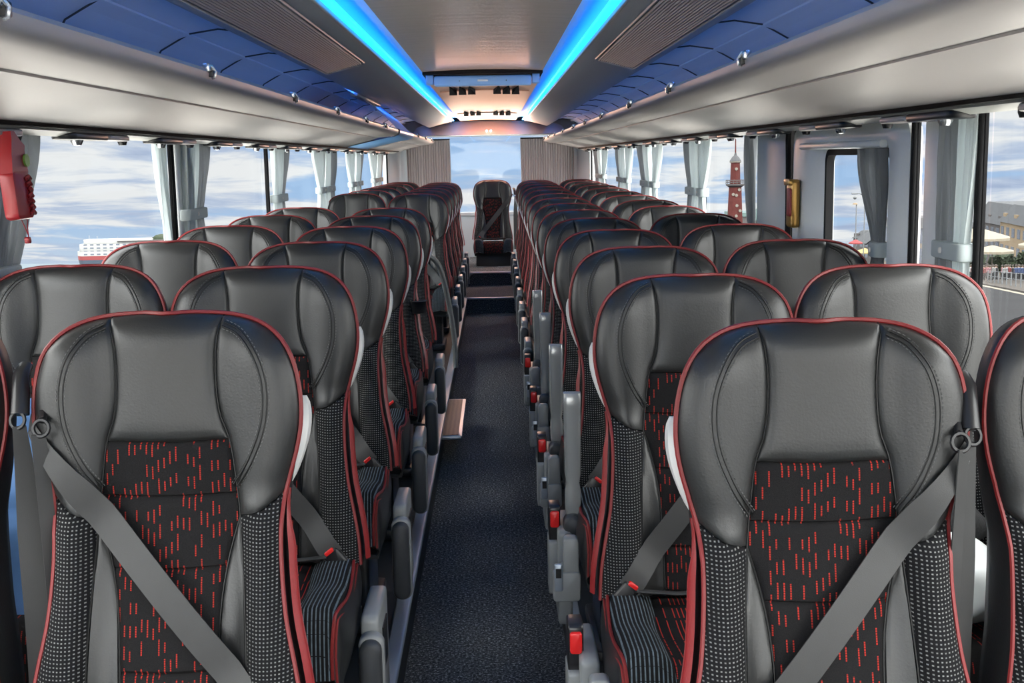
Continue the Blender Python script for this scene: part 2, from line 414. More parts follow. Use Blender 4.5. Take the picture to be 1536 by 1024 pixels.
def build_seat(m, pads='down', pedestal=True, guide=True, strap=True, arm=True, vertical=True):
    """m = +1: aisle (armrest) side is +x; -1: the other way"""
    root = empty('coach_seat')
    P = lambda nme, mb, mt, par=None, lab=None, sm=50: tag(obj(nme, mb, mt, par or root, sm), lab)
    b = MB(); patch(b, [(-x, v) for x, v in SEAM], SEAM, [(-.094,.005),(-.05,.001),(0,0),(.05,.001),(.094,.005)], [(-.103,.21),(0,.212),(.103,.21)], 16, 14, .008, .03)
    P('headrest_panel', b, 'leather')
    wings, sides = [], []
    for s in (-1, 1):
        b = MB(); patch(b, SEAM+TIPS[1:], OUTW_R, OUTW_T, [(.118,.338),(.156,.325),(.194,.298)], 12, 18, .008, .025, s)
        wings.append(P('headrest_wing', b, 'leather'))
    # woven centre with red dashes, in four quilted fields
    b = MB()
    fe = crv([(.103,.21),(.112,.275),(.117,.325),(.117,.345),(.106,.375),(.095,.42),(.086,.48),(.082,.56),(.080,.69)])
    def vcut(v0, v1, k=6):
        r = []
        for i in range(241):
            p = fe(i/240)
            if v0-1e-3 <= p[1] <= v1+1e-3: r.append(p)
        st = max(1, len(r)//k); return r[:-1:st]+[r[-1]]
    for v0, v1 in ((.21,.300),(.300,.420),(.420,.585),(.585,.69)):
        Rr = vcut(v0, v1); a = Rr[0]; c = Rr[-1]
        patch(b, [(-x, v) for x, v in Rr], Rr, [(-a[0], a[1]), (0, a[1]+.002), a], [(-c[0], c[1]), (0, c[1]+.002), c], 14, 8, .005, .02)
    P('center_panel', b, 'dash_fabric', lab='black woven panel with short red stitched dashes')
    SL = [(.118,.338),(.106,.375),(.095,.42),(.086,.48),(.082,.56),(.080,.69)]
    SR = [(.118,.338),(.124,.42),(.129,.50),(.132,.58),(.134,.69)]
    OB = [(.194,.298),(.189,.33),(.187,.37),(.189,.43),(.196,.50),(.210,.57),(.220,.63),(.224,.69)]
    for s in (-1, 1):
        b = MB(); patch(b, SL, SR, [(.118,.338),(.1181,.3381)], [(.080,.69),(.134,.69)], 6, 14, .005, .014, s)
        sides.append(P('side_panel', b, 'leather'))
        b = MB(); patch(b, SR, OB, [(.118,.338),(.156,.325),(.194,.298)], [(.134,.69),(.224,.69)], 8, 16, .007, .02, s)
        P('side_bolster', b, 'mesh_fabric', lab='black mesh bolster with rows of pale dots')
    # shell: outline ring swept back
    full = [(-x, v) for x, v in OS[::-1]][:-1]+OS
    full = full[::3]+([full[-1]] if (len(full)-1) % 3 else [])
    def ringpt(u, v, grow, y): 
        # push outward along outline normal (approx.)
        cxv = .20; d = Vector((u, (v-cxv) if v < cxv else 0)); d = d.normalized() if d.length > 1e-6 else Vector((0,-1))
        return (u+d.x*grow, y, HS-(v+d.y*grow))
    rings = []
    for off, g, g2 in ((-.001, -.001, -.001), (.010, .002, .003), (.030, -.002, .004), (.065, -.012, .004), (.090, -.028, -.004), (.100, -.05, -.02)):
        r = []
        for u, v in full:
            base = dep(abs(u), v)
            th = off*(1+.25*sstep(.25,.5,v)); gg = lerp(g, g2, sstep(.14, .34, v))
            r.append(ringpt(u, v, gg, base+th))
        rings.append(r)
    b = MB(); b.loft(rings, False, closed=False)
    last = rings[-1]; L = len(last)
    b.add(last, [(i, i+1, L-2-i, L-1-i) for i in range(L//2-1)])
    P('back_shell', b, 'leather_dark')
    # piping round the front edge
    b = MB(); b.tube([(u*1.003, dep(abs(u), v)-.003, HS-v+(.0015 if v < .1 else 0)) for u, v in full], .0040, 6)
    P('piping', b, 'piping', lab='red piping')
    # red leather band down the flank with second piping
    for s in (m,):
        seg = [p for p in OS if .292 <= p[1] <= .69][::3]
        b = MB()
        def band(i, j):
            k = min(len(seg)-1, int(round(i*(len(seg)-1)))); u, v = seg[k]; wv = sstep(.29, .40, v)
            base = dep(u, v); o = .004+j*((.042 if s == m else .014)*wv+.002)
            bulge = .010*math.sin(PI*min(1, j*1.0))*wv+.008*wv+.002
            crease = -.005*math.exp(-((j-.55)/.07)**2)
            return (s*(u+bulge+crease+.003), base+o-.002, HS-v)
        b.grid(band, len(seg)-1, 12, flip=(s > 0)); P('red_flank', b, 'red_leather', lab='red leather strip down the flank')
        b = MB(); b.tube([band(i/(len(seg)-1), 1.0) for i in range(len(seg))], .0035, 6); P('flank_piping', b, 'piping')
    # seams and stitching, each under the wing or bolster it runs on
    arc = crv([(.112,.285),(.140,.242),(.164,.18),(.168,.12),(.155,.070),(.128,.032),(.098,.016)])
    def offc(t, k, s):
        p = arc(t); q = arc(min(1, t+.02)); o_ = arc(max(0, t-.02)); d = Vector((q[0]-o_[0], q[1]-o_[1])).normalized()
        u = p[0]-d.y*k; v = p[1]+d.x*k; return (s*u, dep(u, v)-.0084, HS-v)
    for s, wg, sp_ in zip((-1, 1), wings, sides):
        for k in (-.0035, .0035):
            b = MB(); b.tube([offc(i/28, k, s) for i in range(29)], .0013, 5); P('arc_seam', b, 'seam', wg)
        for cc, nn_, par_ in ((SEAM+TIPS[1:], 20, wg), (SL, 16, sp_), (SR, 16, sp_)):
            b = MB(); f_ = crv(cc); b.tube([(s*u, dep(u, v)-.0005, HS-v) for u, v in [f_(i/nn_) for i in range(nn_+1)]], .0015, 5); P('seam', b, 'seam', par_)
        for k in (-.0072, .0072):
            b = MB()
            for i in range(46): b.tube([offc(i/46, k, s), offc((i+.55)/46, k, s)], .0007, 3, caps=False)
            P('stitching', b, 'stitch', wg)
    # pale grab handle on the aisle-side shoulder
    if arm:
        b = MB(); rings = []
        for i in range(13):
            t = i/12; v = .150+.150*t; bu = math.sin(PI*t)**.6
            xo = hw(v)+.001+.009*bu; yb = dep(hw(v), v)+.052
            rings.append([(m*(xo-.012), yb-.018*bu-.003, HS-v), (m*xo, yb-.012*bu-.003, HS-v), (m*(xo+.001), yb+.016*bu+.003, HS-v), (m*(xo-.012), yb+.02*bu+.003, HS-v)])
        b.loft(rings); P('grab_handle', b, 'white_plastic', lab='white grab handle on the shoulder')
    # seat cushion
    def ctop(u, t):
        """cushion skin: t 0 at back .. 1 under the front edge"""
        a = abs(u); y = -.10-.40*min(1, t/.72); z = .395-.012*sstep(0,.5,t)+.022*sstep(.3,.7,t)
        if t > .72:
            q = (t-.72)/.28; y = -.50-.035*math.sin(q*PI/2); z = .405-.12*q**1.6
        z += .034*sstep(.10, .155, a)*(1-.5*sstep(.75, 1, t)) - .030*(1-min(1, (.222-a)/.025))**2
        return (u, y, z)
    def cpatch(mb, ua, ub, ns, nt, pil, sgn=1, wave=0):
        def fn(s, t):
            u = lerp(ua(t), ub(t), s); p = ctop(u, t); e = min(s, 1-s)*abs(ub(t)-ua(t)); e = min(e, t*.5+.002)
            h = pil*math.sqrt(max(0, 1-(1-min(1, e/.02))**2))
            if wave: h += .0012*math.sin(t*.45/.0085*2*PI*.5)
            nz = 1 if t < .72 else 1-(t-.72)/.28
            return (p[0]*sgn, p[1]-h*(1-nz), p[2]+h*nz)
        mb.grid(fn, ns, nt, flip=(sgn > 0))
    e1 = lambda t: .108+.012*math.sin(PI*t)
    e2 = lambda t: .205+.012*math.sin(PI*min(1, t*1.1))
    b = MB(); cpatch(b, lambda t: -e1(t), e1, 14, 24, .008); cu = P('seat_cushion', b, 'dash_fabric', lab='black woven cushion with red dashes')
    for s in (-1, 1):
        b = MB(); cpatch(b, e1, e2, 8, 30, .006, s, 1); P('cushion_bolster', b, 'rib_fabric', cu, 'ribbed blue-grey and black bolster')
        b = MB(); b.tube([(s*(e2(i/24)+.001), ctop(e2(i/24), i/24)[1], ctop(e2(i/24), i/24)[2]+.003) for i in range(25)], .004, 6)
        b.tube([(s*(e2(i/24)+.010-.006*math.sin(PI*i/24)), ctop(e2(i/24), i/24)[1], ctop(e2(i/24), i/24)[2]-.012*math.sin(PI*min(1,i/20))-.004) for i in range(25)], .003, 6)
        P('cushion_piping', b, 'piping', cu)
    b = MB()
    for s in (-1, 1):
        def side(i, j):
            u = e2(i); p = ctop(u, i); z0 = p[2]; zb = .27
            return (s*(u+.004+.012*math.sin(PI*j)), p[1]+.0, lerp(z0, zb, j))
        b.grid(side, 24, 6, flip=(s > 0))
    b.box(-.215, .215, -.51, -.08, .255, .285)
    def front(i, j):
        u = lerp(-.212, .212, i); p = ctop(u, 1.); return (u, p[1]+.03*j, lerp(p[2], .262, j))
    b.grid(front, 10, 3); P('cushion_side', b, 'leather_dark', cu)
    if pedestal:
        b = MB(); b.rbox(-.19, .19, -.42, -.05, .0, .04, .02); b.rbox(-.17, -.13, -.36, -.10, .03, .262, .012); b.rbox(.13, .17, -.36, -.10, .03, .262, .012); b.box(-.14, .14, -.26, -.22, .10, .24)
        P('seat_base', b, 'black_plastic')
    else:
        b = MB(); b.rbox(-.2, .2, -.48, -.05, .0, .26, .02); P('seat_base', b, 'black_plastic')
    # armrest assembly on the aisle side
    if arm and pads:
        b = MB()
        b.rbox(m*.262-.020, m*.262+.020, -.33, -.12, .08, .355, .018, 'x', r2=.008)
        ar = P('armrest', b, 'grey_plastic', lab='pale grey armrest housing')
        if pads == 'down':
            b = MB(); b.rbox(m*.266-.024, m*.266+.024, -.385, -.33, .085, .315, .023, 'y', k=7, r2=.010); P('armrest_pad', b, 'dark_plastic', ar, 'dark grey armrest pad folded down')
            b = MB(); b.rbox(m*.266-.028, m*.266+.028, -.36, -.325, .077, .323, .026, 'y', k=7, r2=.006); P('armrest_rim', b, 'grey_plastic', ar)
            b = MB(); b.box(m*.283-.002, m*.283+.002, -.26, -.17, .20, .30); P('side_slot', b, 'black_plastic', ar)
        if pads in ('up', 'stowed'):
            # raised armrest: fluted post over a rounded knuckle
            if pads == 'up':
                rings = []
                for z, wx, wy in ((.385,.020,.020),(.40,.022,.022),(.455,.022,.022),(.475,.018,.020),(.50,.022,.023),(.69,.024,.024),(.715,.025,.025),(.728,.024,.018)):
                    rg = []
                    for q in range(20):
                        a = 2*PI*q/20; c, s_ = math.cos(a), math.sin(a); e_ = .45
                        fl = 1-.10*math.exp(-((abs(c))/.22)**2)*(1 if .48 < z < .72 else 0)
                        rg.append((m*.236+wx*abs(c)**e_*(1 if c > 0 else -1), -.27+wy*abs(s_)**e_*(1 if s_ > 0 else -1)*fl, z))
                    rings.append(rg)
                b = MB(); b.loft(rings); P('armrest_post', b, 'silver_plastic', ar, 'silver-grey armrest folded upright')
                b = MB(); b.rbox(m*.238-.027, m*.238+.027, -.325, -.265, .250, .392, .026, 'y', k=6, r2=.012); P('armrest_knuckle', b, 'dark_plastic', ar)
            b = MB(); b.rbox(m*.288-.016, m*.288+.016, -.285, -.215, .30, .412, .012, 'x', r2=.004); P('buckle_holder', b, 'black_plastic', ar)
            b = MB(); b.rbox(m*.288-.0125, m*.288+.0125, -.294, -.280, .352, .398, .006, 'y', r2=.003); P('release_button', b, 'red_button', ar, 'red belt release button')
            b = MB(); b.rbox(m*.292-.014, m*.292+.014, -.30, -.20, .16, .315, .010, 'x', r2=.004); P('side_cover', b, 'grey_plastic', ar)
            # stepped bracket plate in front
            b = MB()
            b.rbox(m*.268-.036, m*.268+.036, -.50, -.46, .215, .295, .010, 'y', r2=.004)
            b.rbox(m*.256-.020, m*.256+.020, -.495, -.455, .28, .385, .012, 'y', r2=.004)
            b.rbox(m*.256-.020, m*.256+.020, -.49, -.16, .215, .27, .010, 'y', r2=.004); P('bracket', b, 'grey_plastic', ar)
            b = MB(); b.rbox(m*.290-.011, m*.290+.011, -.505, -.495, .245, .320, .005, 'y', r2=.003); br = P('bracket_trim', b, 'aluminium', ar)
            b = MB(); b.box(m*.290-.007, m*.290+.007, -.508, -.500, .283, .308); P('bracket_slot', b, 'black_plastic', ar)
    # belt
    if strap:
        pts = []; A = (-m*.222, .185); B_ = (m*.165, .655)
        for i in range(25):
            t = i/24; u = lerp(A[0], B_[0], t); v = lerp(A[1], B_[1], t)
            sag = .022 if abs(u) < .12 else .012
            pts.append((u, dep(min(abs(u), hw(v)), v)-.016-.012*math.sin(PI*t), HS-v))
        pts = [(-m*.236, dep(.222,.17)+.03, HS-.165)]+pts
        d = Vector((B_[0]-A[0], 0, -(B_[1]-A[1]))).normalized(); across = Vector((d.z, 0, -d.x))
        wf = lambda t: (across*.026) if t > .25 else across*lerp(.006, .026, t/.25)
        b = MB(); b.strip(pts, wf, .0009); sb = P('seat_belt', b, 'webbing', lab='grey diagonal belt across the backrest', sm=30)
        b = MB(); mt = Matrix.Translation((m*.178, -.165, .425)) @ Matrix.Rotation(-m*math.radians(38), 4, 'Y')
        b.rbox(-.020, .020, -.012, .012, -.045, .035, .006, 'y', r2=.004, mtx=mt); P('belt_buckle', b, 'black_plastic', sb)
        b = MB(); b.rbox(-.012, .012, -.0125, .0125, .030, .040, .003, 'y', r2=.002, mtx=mt); P('buckle_trim', b, 'red_button', sb, 'red edge of the belt buckle')
        b = MB(); b.tube([(m*.15, -.17, .44), (m*.06, -.165, .43), (-m*.06, -.16, .432), (-m*.18, -.15, .44)], .010, 6, sy=.35); P('lap_strap', b, 'webbing', sb)
    if guide:
        b = MB(); gx = -m*(.262 if not arm else .196)
        if not arm: b.tube([(gx+m*.014, .02, HS-.100), (gx+m*.006, -.02, HS-.108), (gx, -.040, HS-.135), (gx-m*.002, -.055, HS-.168)], lambda t: lerp(.014, .017, t), 10, sy=.75)
        else: b.tube([(gx-m*.010, .02, HS-.140), (gx-m*.008, -.02, HS-.148), (gx, -.052, HS-.165)], .007, 8)
        gd = P('belt_guide', b, 'black_plastic', lab='black belt guide on the shoulder')
        b = MB(); b.tube([(gx+.013*math.cos(a), -.062+.004*math.sin(a), HS-.176+.013*math.sin(a)) for a in [2*PI*i/14 for i in range(14)]], .0036, 6, closed=True); P('guide_ring', b, 'black_plastic', gd)
        if vertical:
            b = MB(); pts = [(gx-m*.002*i/10-m*.004, -.066+.03*math.sin(PI*i/12)-.02*i/10, HS-.185-.062*i) for i in range(11)]
            b.strip(pts, lambda t: Vector((lerp(.010,.026 if not arm else .011,min(1,t*3)), .006, 0)), .0012); P('hanging_strap', b, 'webbing', gd, sm=30)
    return root
ORD = ['front','second','third','fourth','fifth','sixth','seventh','eighth','ninth','tenth','eleventh','twelfth','thirteenth','fourteenth']
PZ = .15
protos = {}
for key, kw in dict(La=dict(m=1, pads='down'), Ld=dict(m=1, pads='down', strap=False), Lw=dict(m=-1, pads=None, arm=False, strap=False), Ra1=dict(m=-1, pads='stowed'), Ra=dict(m=-1, pads='up'), Rd=dict(m=-1, pads='down', strap=False), Rw=dict(m=1, pads=None, arm=False, strap=False)).items():
    protos[key] = [build_seat(**kw), False]
# window seats: belt guide must sit on their aisle side -> built with m flipped, no armrest
index_kids()
def seat(key, x, y, ztop, label, group, rz=0):
    p = protos[key]
    if not p[1]: o = p[0]; p[1] = True
    else: o = copy_tree(p[0])
    o.location = (x, y, ztop-HS); o.rotation_euler = (0, 0, rz); o.scale = (1, 1, 1)
    tag(o, label, 'coach seat', group)
    return o
LY = [2.0+.86*i for i in range(6)]+[8.9+.86*i for i in range(6)]
RY = [1.80, 2.64, 3.50, 4.36, 5.22, 6.08, 6.92, 7.76, 8.60, 9.45, 10.30, 11.15, 12.0, 12.85]
for i, y in enumerate(LY):
    far = sstep(6, 13, y); q = ORD[i]
    where = f'{q} row' if i < 11 else 'last row'
    extra = ' behind the stair gap' if i == 6 else ''
    seat('La' if i < 7 else 'Ld', -.508-.012*far, y, 1.252+.0*far, f'black leather aisle seat with red piping, sea side, {where}{extra}', 'aisle seats on the sea side')
    o = seat('Lw', -.985 if i == 0 else -.965, y+.02, 1.262, f'black leather window seat with red piping, sea side, {where}{extra}', 'window seats on the sea side')
    if i == 0: o.scale.x = .9
for i, y in enumerate(RY):
    far = sstep(6, 13, y); q = ORD[i]
    where = f'{q} row' if i < 13 else 'last row'
    x = .540 if i == 0 else .486+.022*far
    zt = 1.245 if i == 0 else 1.235+.03*far
    seat('Ra1' if i < 2 else ('Ra' if i < 6 else 'Rd'), x, y, zt, f'black leather aisle seat with red piping, town side, {where}', 'aisle seats on the town side')
    if i == 0:
        o = seat('Rw', .998, y+.02, 1.25, f'black leather window seat with red piping, town side, {where}', 'window seats on the town side')
        o.scale.x = .9
    else: seat('Rw', .935+.02*far, y+.03, 1.245+.02*far, f'black leather window seat with red piping, town side, {where}', 'window seats on the town side')
# the single seat at the head of the aisle
o = build_seat(m=-1, pads=None, arm=False, pedestal=False); o.name = 'coach_seat'
o.location = (.035, 14.15, 1.252-HS); tag(o, 'single rear seat facing down the aisle, belt across its woven back', 'coach seat')
# ------------------------------------------------------------------ bus shell
Y0, Y1 = -1.6, 15.0
def prof(mb, pts, y0, y1, ny=1, mi=0, flip=False):
    mb.grid(lambda s, t: (pts[int(round(s*(len(pts)-1)))][0], lerp(y0, y1, t), pts[int(round(s*(len(pts)-1)))][1]), len(pts)-1, ny, mi, flip); return mb
def slab(mb, pts, y0, y1, th=.012, mi=0):
    """extrude an open (x,z) profile along y with thickness"""
    P = [Vector((p[0], p[1])) for p in pts]; Q = []
    for i, p in enumerate(P):
        t = (P[min(i+1, len(P)-1)]-P[max(i-1, 0)]).normalized(); Q.append(p+Vector((-t.y, t.x))*th)
    ring = P+Q[::-1]
    return mb.loft([[(p.x, y0, p.y) for p in ring], [(p.x, y1, p.y) for p in ring]], True, mi)
# floors
b = MB(); b.box(-.262, .262, Y0, 11.7, -.04, 0); struct('floor', b, 'carpet')
b = MB()
b.box(-.262, .262, 11.7, 12.9, -.04, .15); b.box(-.262, .262, 12.9, Y1, -.04, .29); struct('floor_rear_step', b, 'carpet')
for yy, zz in ((11.7, .15), (12.9, .29)):
    b = MB(); b.rbox(-.262, .262, yy-.012, yy+.03, zz-.012, zz+.008, .008, 'x'); struct('trim_1' if yy < 12 else 'trim_2', b, 'aluminium')
b = MB(); pts = [(-.235, .02), (-.235, .10), (-.215, .125), (-.18, .135), (0, .137), (.18, .135), (.215, .125), (.235, .10), (.235, .02)]
b.tube([(x, 12.885, z+.15) for x, z in pts], .008, 6); struct('trim_3', b, 'grey_plastic')
for s, nm in ((-1, 'floor_sea_side'), (1, 'floor_town_side')):
    b = MB(); b.box(min(s*.262, s*1.22), max(s*.262, s*1.22), Y0, Y1, -.04, .148); struct(nm, b, 'leather_dark')
    b = MB(); b.rbox(min(s*.232, s*.280), max(s*.232, s*.280), Y0, 11.7, .138, .156, .008, 'y'); struct('trim_4' if s < 0 else 'trim_5', b, 'aluminium')
    b = MB(); b.box(min(s*.243, s*.262), max(s*.243, s*.262), Y0, 11.7, 0, .139); struct('baseboard_left' if s < 0 else 'baseboard_right', b, 'leather_dark')
# side walls with window bands
WX = 1.20; ZS, ZT = .90, 1.60
posts = {-1: [(.9, .06), (2.78, .05), (4.74, .045), (6.72, .05), (8.80, .05), (10.75, .05), (12.75, .05), (14.35, .05)],
          1: [(.9, .06), (2.86, .045), (3.31, .04), (4.66, .04), (6.62, .05), (8.62, .05), (10.35, .05), (12.5, .05), (14.2, .05)]}
for s, nm in ((-1, 'wall_left'), (1, 'wall_right')):
    X0, X1 = sorted((s*WX, s*(WX+.06)))
    b = MB(); b.box(X0, X1, Y0, Y1, -.04, ZS); b.box(X0, X1, Y0, Y1, ZT, 2.1)
    for i, (y, w_) in enumerate(posts[s]):
        pb = MB(); pb.box(*sorted((s*1.206, s*1.214)), y-.014, y+.014, ZS-.02, ZT+.02); struct(f'trim_{(100 if s<0 else 120)+i}', pb, 'seal')
    b.box(X0, X1, 14.4, Y1, ZS, ZT)
    struct(nm, b, 'wall_trim')
    k = 1 if s < 0 else 11
    ps = [(Y0, 0)]+posts[s]
    for (ya, wa), (yb, wb) in zip(ps, ps[1:]):
        if s > 0 and abs(ya-3.31) < .1: continue   # the door bay
        b = MB(); b.box(s*(WX+.03)-.004, s*(WX+.03)+.004, ya+.014, yb-.014, ZS-.02, ZT+.02); g = struct(f'window_{k}', b, 'glass'); k += 1
    # black rubber seals beside each post
    for i, (y, w_) in enumerate(posts[s]):
        b = MB(); xx = s*(WX-.008); b.rbox(*sorted((s*1.194, s*1.208)), y-.013, y+.013, ZS-.05, ZT+.01, .008, 'z'); struct(f'trim_{(20 if s<0 else 40)+i}', b, 'seal')
    b = MB(); b.rbox(min(s*1.15, s*WX), max(s*1.15, s*WX), Y0, Y1, ZS-.05, ZS, .02, 'y'); struct(f'trim_{60 if s<0 else 61}', b, 'wall_trim')
    # lower part of the wall under the sill seen between seats
# white pillar covers
for i, (s, ya, yb, mt) in enumerate([(1, 3.07, 3.205, 'white_trim'), (1, 4.70, 5.24, 'wall_trim'), (-1, 2.81, 3.05, 'white_trim'), (-1, 4.78, 4.95, 'white_trim')]):
    b = MB(); b.rbox(min(s*1.19, s*1.215), max(s*1.19, s*1.215), ya, yb, ZS-.04, ZT+.02, .015, 'z'); struct(f'trim_{70+i}', b, mt)
# rear corner panels, rear wall, rear window
for s in (-1, 1):
    b = MB(); pts = [(s*1.20, 14.42), (s*1.16, 14.50), (s*1.08, 14.90), (s*.98, 14.99)]
    b.grid(lambda u, t: (lerp(pts[int(u*3+.01)][0], pts[int(u*3+.01)][0], 0), pts[int(u*3+.01)][1], lerp(.1, 1.75, t)), 3, 1); struct(f'trim_{80+(s>0)}', b, 'wall_trim')
RB = .83; RT = 1.775
b = MB(); b.box(-1.2, 1.2, Y1, Y1+.06, -.04, RB); b.box(-1.2, 1.2, Y1, Y1+.06, RT, 2.1); b.box(-1.2, -1.02, Y1, Y1+.06, RB, RT); b.box(1.02, 1.2, Y1, Y1+.06, RB, RT); struct('wall_rear', b, 'wall_trim')
b = MB(); b.box(-1.02, 1.02, Y1+.02, Y1+.028, RB, RT); struct('window_30', b, 'glass')
b = MB(); b.rbox(-1.02, 1.02, Y1-.02, Y1+.01, RB-.03, RB+.02, .01, 'x'); struct('trim_82', b, 'wall_trim')
# rear header: long lens-shaped panel
b = MB()
def hdr(u, t):
    x = lerp(-.93, .95, u); e = (abs(x-.01)/.94); top = 1.955-.075*e**2.5; bot = 1.785+.0*e
    top -= .10*max(0, (e-.9)/.1)**2
    z = lerp(bot, max(bot+.004, top), t); return (x, 14.62+.06*t-.10*(1-t)**2+.16*(1-e**2)*0, z)
b.grid(hdr, 32, 8); b.grid(lambda u, t: (lerp(-.93,.95,u), lerp(14.52, 15.0, t), 1.783), 8, 1)
hd = tag(obj('rear_header_panel', b, 'ceiling_panel', smooth=60), 'grey curved panel over the rear window with two small lamps', 'trim panel')
for i, x in enumerate((-.02, .03)):
    b = MB(); b.lathe([(0, -.012), (.010, -.012), (.012, 0), (0, 0)], 10, (x, 14.555, 1.83), 'y'); obj('header_lamp', b, 'lamp', hd)
# warm reading light of the rear header
def area(name, loc, size, energy, color, rot, sy=None):
    l = bpy.data.lights.new(name, 'AREA'); l.energy = energy; l.color = color; l.size = size
    if sy: l.shape = 'RECTANGLE'; l.size_y = sy
    o = bpy.data.objects.new(name, l); COL.objects.link(o); o.location = loc; o.rotation_euler = rot; return o
area('rear_header_light', (0, 14.5, 1.80), .9, 20, (1, .55, .36), (math.radians(-105), 0, 0), .10)
area('added_warm_fill', (0, 6.72, 1.90), .5, .16, (1, .50, .33), (math.radians(-125), 0, 0), .04)  # extra lamp added to warm the ceiling gloss, not a fitting of the bar
# ceiling: gloss centre, coves with LED, flat flanks
cz = lambda x: 1.985-.04*(x/.33)**2*.25
b = MB(); cpts = [(x, cz(x)) for x in [-.33+.66*i/16 for i in range(17)]]; slab(b, cpts, Y0, 6.72, .01); struct('ceiling', b, 'ceiling_gloss', smooth=40)
b = MB(); b.box(-1.26, 1.26, Y0, Y1+.06, 2.06, 2.10); struct('roof', b, 'seal')
b = MB(); slab(b, [(x, z-.022) for x, z in cpts], 7.05, 14.66, .01); hood = tag(obj('ceiling_hood', b, 'hood', smooth=40), 'copper-toned ceiling duct cover with two rows of triangular air vents', 'ceiling hood')
for yv, nm in ((7.9, 0), (11.9, 1)):
    b = MB(); b.tube([(x, yv+.42-.10*math.cos(x/.33*PI/2), cz(x)-.026) for x in [-.30+.6*i/16 for i in range(17)]], .006, 6, sy=.8); obj('vent_ridge', b, 'hood', hood)
    for s in (-1, 1):
        for q in range(3):
            x = s*(.085+.062*q); z = cz(x)-.023
            b = MB(); b.add([(x-.024, yv+.30, z-.001), (x+.024, yv+.30, z-.001), (x+s*.010, yv-.15, z-.001), (x-.026, yv+.30, z-.034), (x+.026, yv+.30, z-.034), (x+s*.010, yv-.13, z-.006)], [(0,1,2),(3,5,4),(0,3,4,1),(1,4,5,2),(2,5,3,0)])
            obj('air_vent', b, 'seal', hood, None)
for s in (-1, 1):
    b = MB(); slab(b, [(s*.33, 1.975), (s*.35, 1.985), (s*.38, 1.992), (s*.41, 1.993), (s*.432, 1.985), (s*.438, 1.97)], Y0, 14.66, .008*(s)); struct('ceiling_cove' if s < 0 else 'ceiling_cove_2', b, 'cove_led_glow', smooth=60)
    b = MB(); b.rbox(min(s*.405, s*.437), max(s*.405, s*.437), Y0, 14.60, 1.952, 1.966, .006, 'y')
    ld = tag(obj('led_light_strip', b, 'led'), 'bright blue light strip along the ceiling edge, %s side' % ('sea' if s < 0 else 'town'), 'light strip', 'ceiling light strips')
    b = MB(); b.rbox(min(s*.436, s*.446), max(s*.436, s*.446), Y0, 14.62, 1.938, 1.976, .004, 'y'); obj('strip_edge', b, 'ceiling_panel', ld)
    # flat flank panel
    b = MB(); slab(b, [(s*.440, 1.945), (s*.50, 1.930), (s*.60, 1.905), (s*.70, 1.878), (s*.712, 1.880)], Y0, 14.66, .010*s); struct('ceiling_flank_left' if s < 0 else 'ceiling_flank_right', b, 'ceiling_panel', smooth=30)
    # ribbed speaker panel let into it
    b = MB(); xa, xb = .515, .665; ye = 5.35
    ring = []
    nrb = 17
    for i in range(nrb+1):
        x = lerp(xa, xb, i/nrb); z = 1.930-(x-.50)*.257
        ring.append((s*x, z-.004)); 
        if i < nrb: ring.append((s*(x+.0035), z-.011)); ring.append((s*(x+.0065), z-.011)); ring.append((s*(x+.0075), z-.004))
    b.loft([[(p[0], Y0, p[1]) for p in ring], [(p[0], ye, p[1]) for p in ring]], False, closed=False)
    sp = tag(obj('speaker_panel', b, 'ribbed', smooth=None), 'ribbed grey panel in the ceiling flank, %s side' % ('sea' if s < 0 else 'town'), 'ceiling panel', 'ribbed ceiling panels')
    b = MB(); q = lambda x: 1.930-(x-.50)*.257-.006
    b.tube([(s*.505, Y0, q(.505)), (s*.505, ye, q(.505)), (s*.512, ye+.04, q(.512)), (s*.668, ye+.04, q(.668)), (s*.675, ye, q(.675)), (s*.675, Y0, q(.675))], .0045, 6); obj('panel_rim', b, 'ceiling_panel', sp)
    # outer ceiling over the shelf, and blue shelf light
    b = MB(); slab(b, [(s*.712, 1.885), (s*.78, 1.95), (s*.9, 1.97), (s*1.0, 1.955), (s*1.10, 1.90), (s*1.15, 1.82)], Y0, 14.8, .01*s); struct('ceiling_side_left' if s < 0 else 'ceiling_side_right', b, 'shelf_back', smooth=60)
    b = MB(); b.box(min(s*.722, s*.728), max(s*.722, s*.728), Y0, 14.6, 1.893, 1.905); tag(obj('shelf_light_strip', b, 'led2'), 'hidden blue light strip over the luggage shelf, %s side' % ('sea' if s < 0 else 'town'), 'light strip', 'luggage shelf light strips')
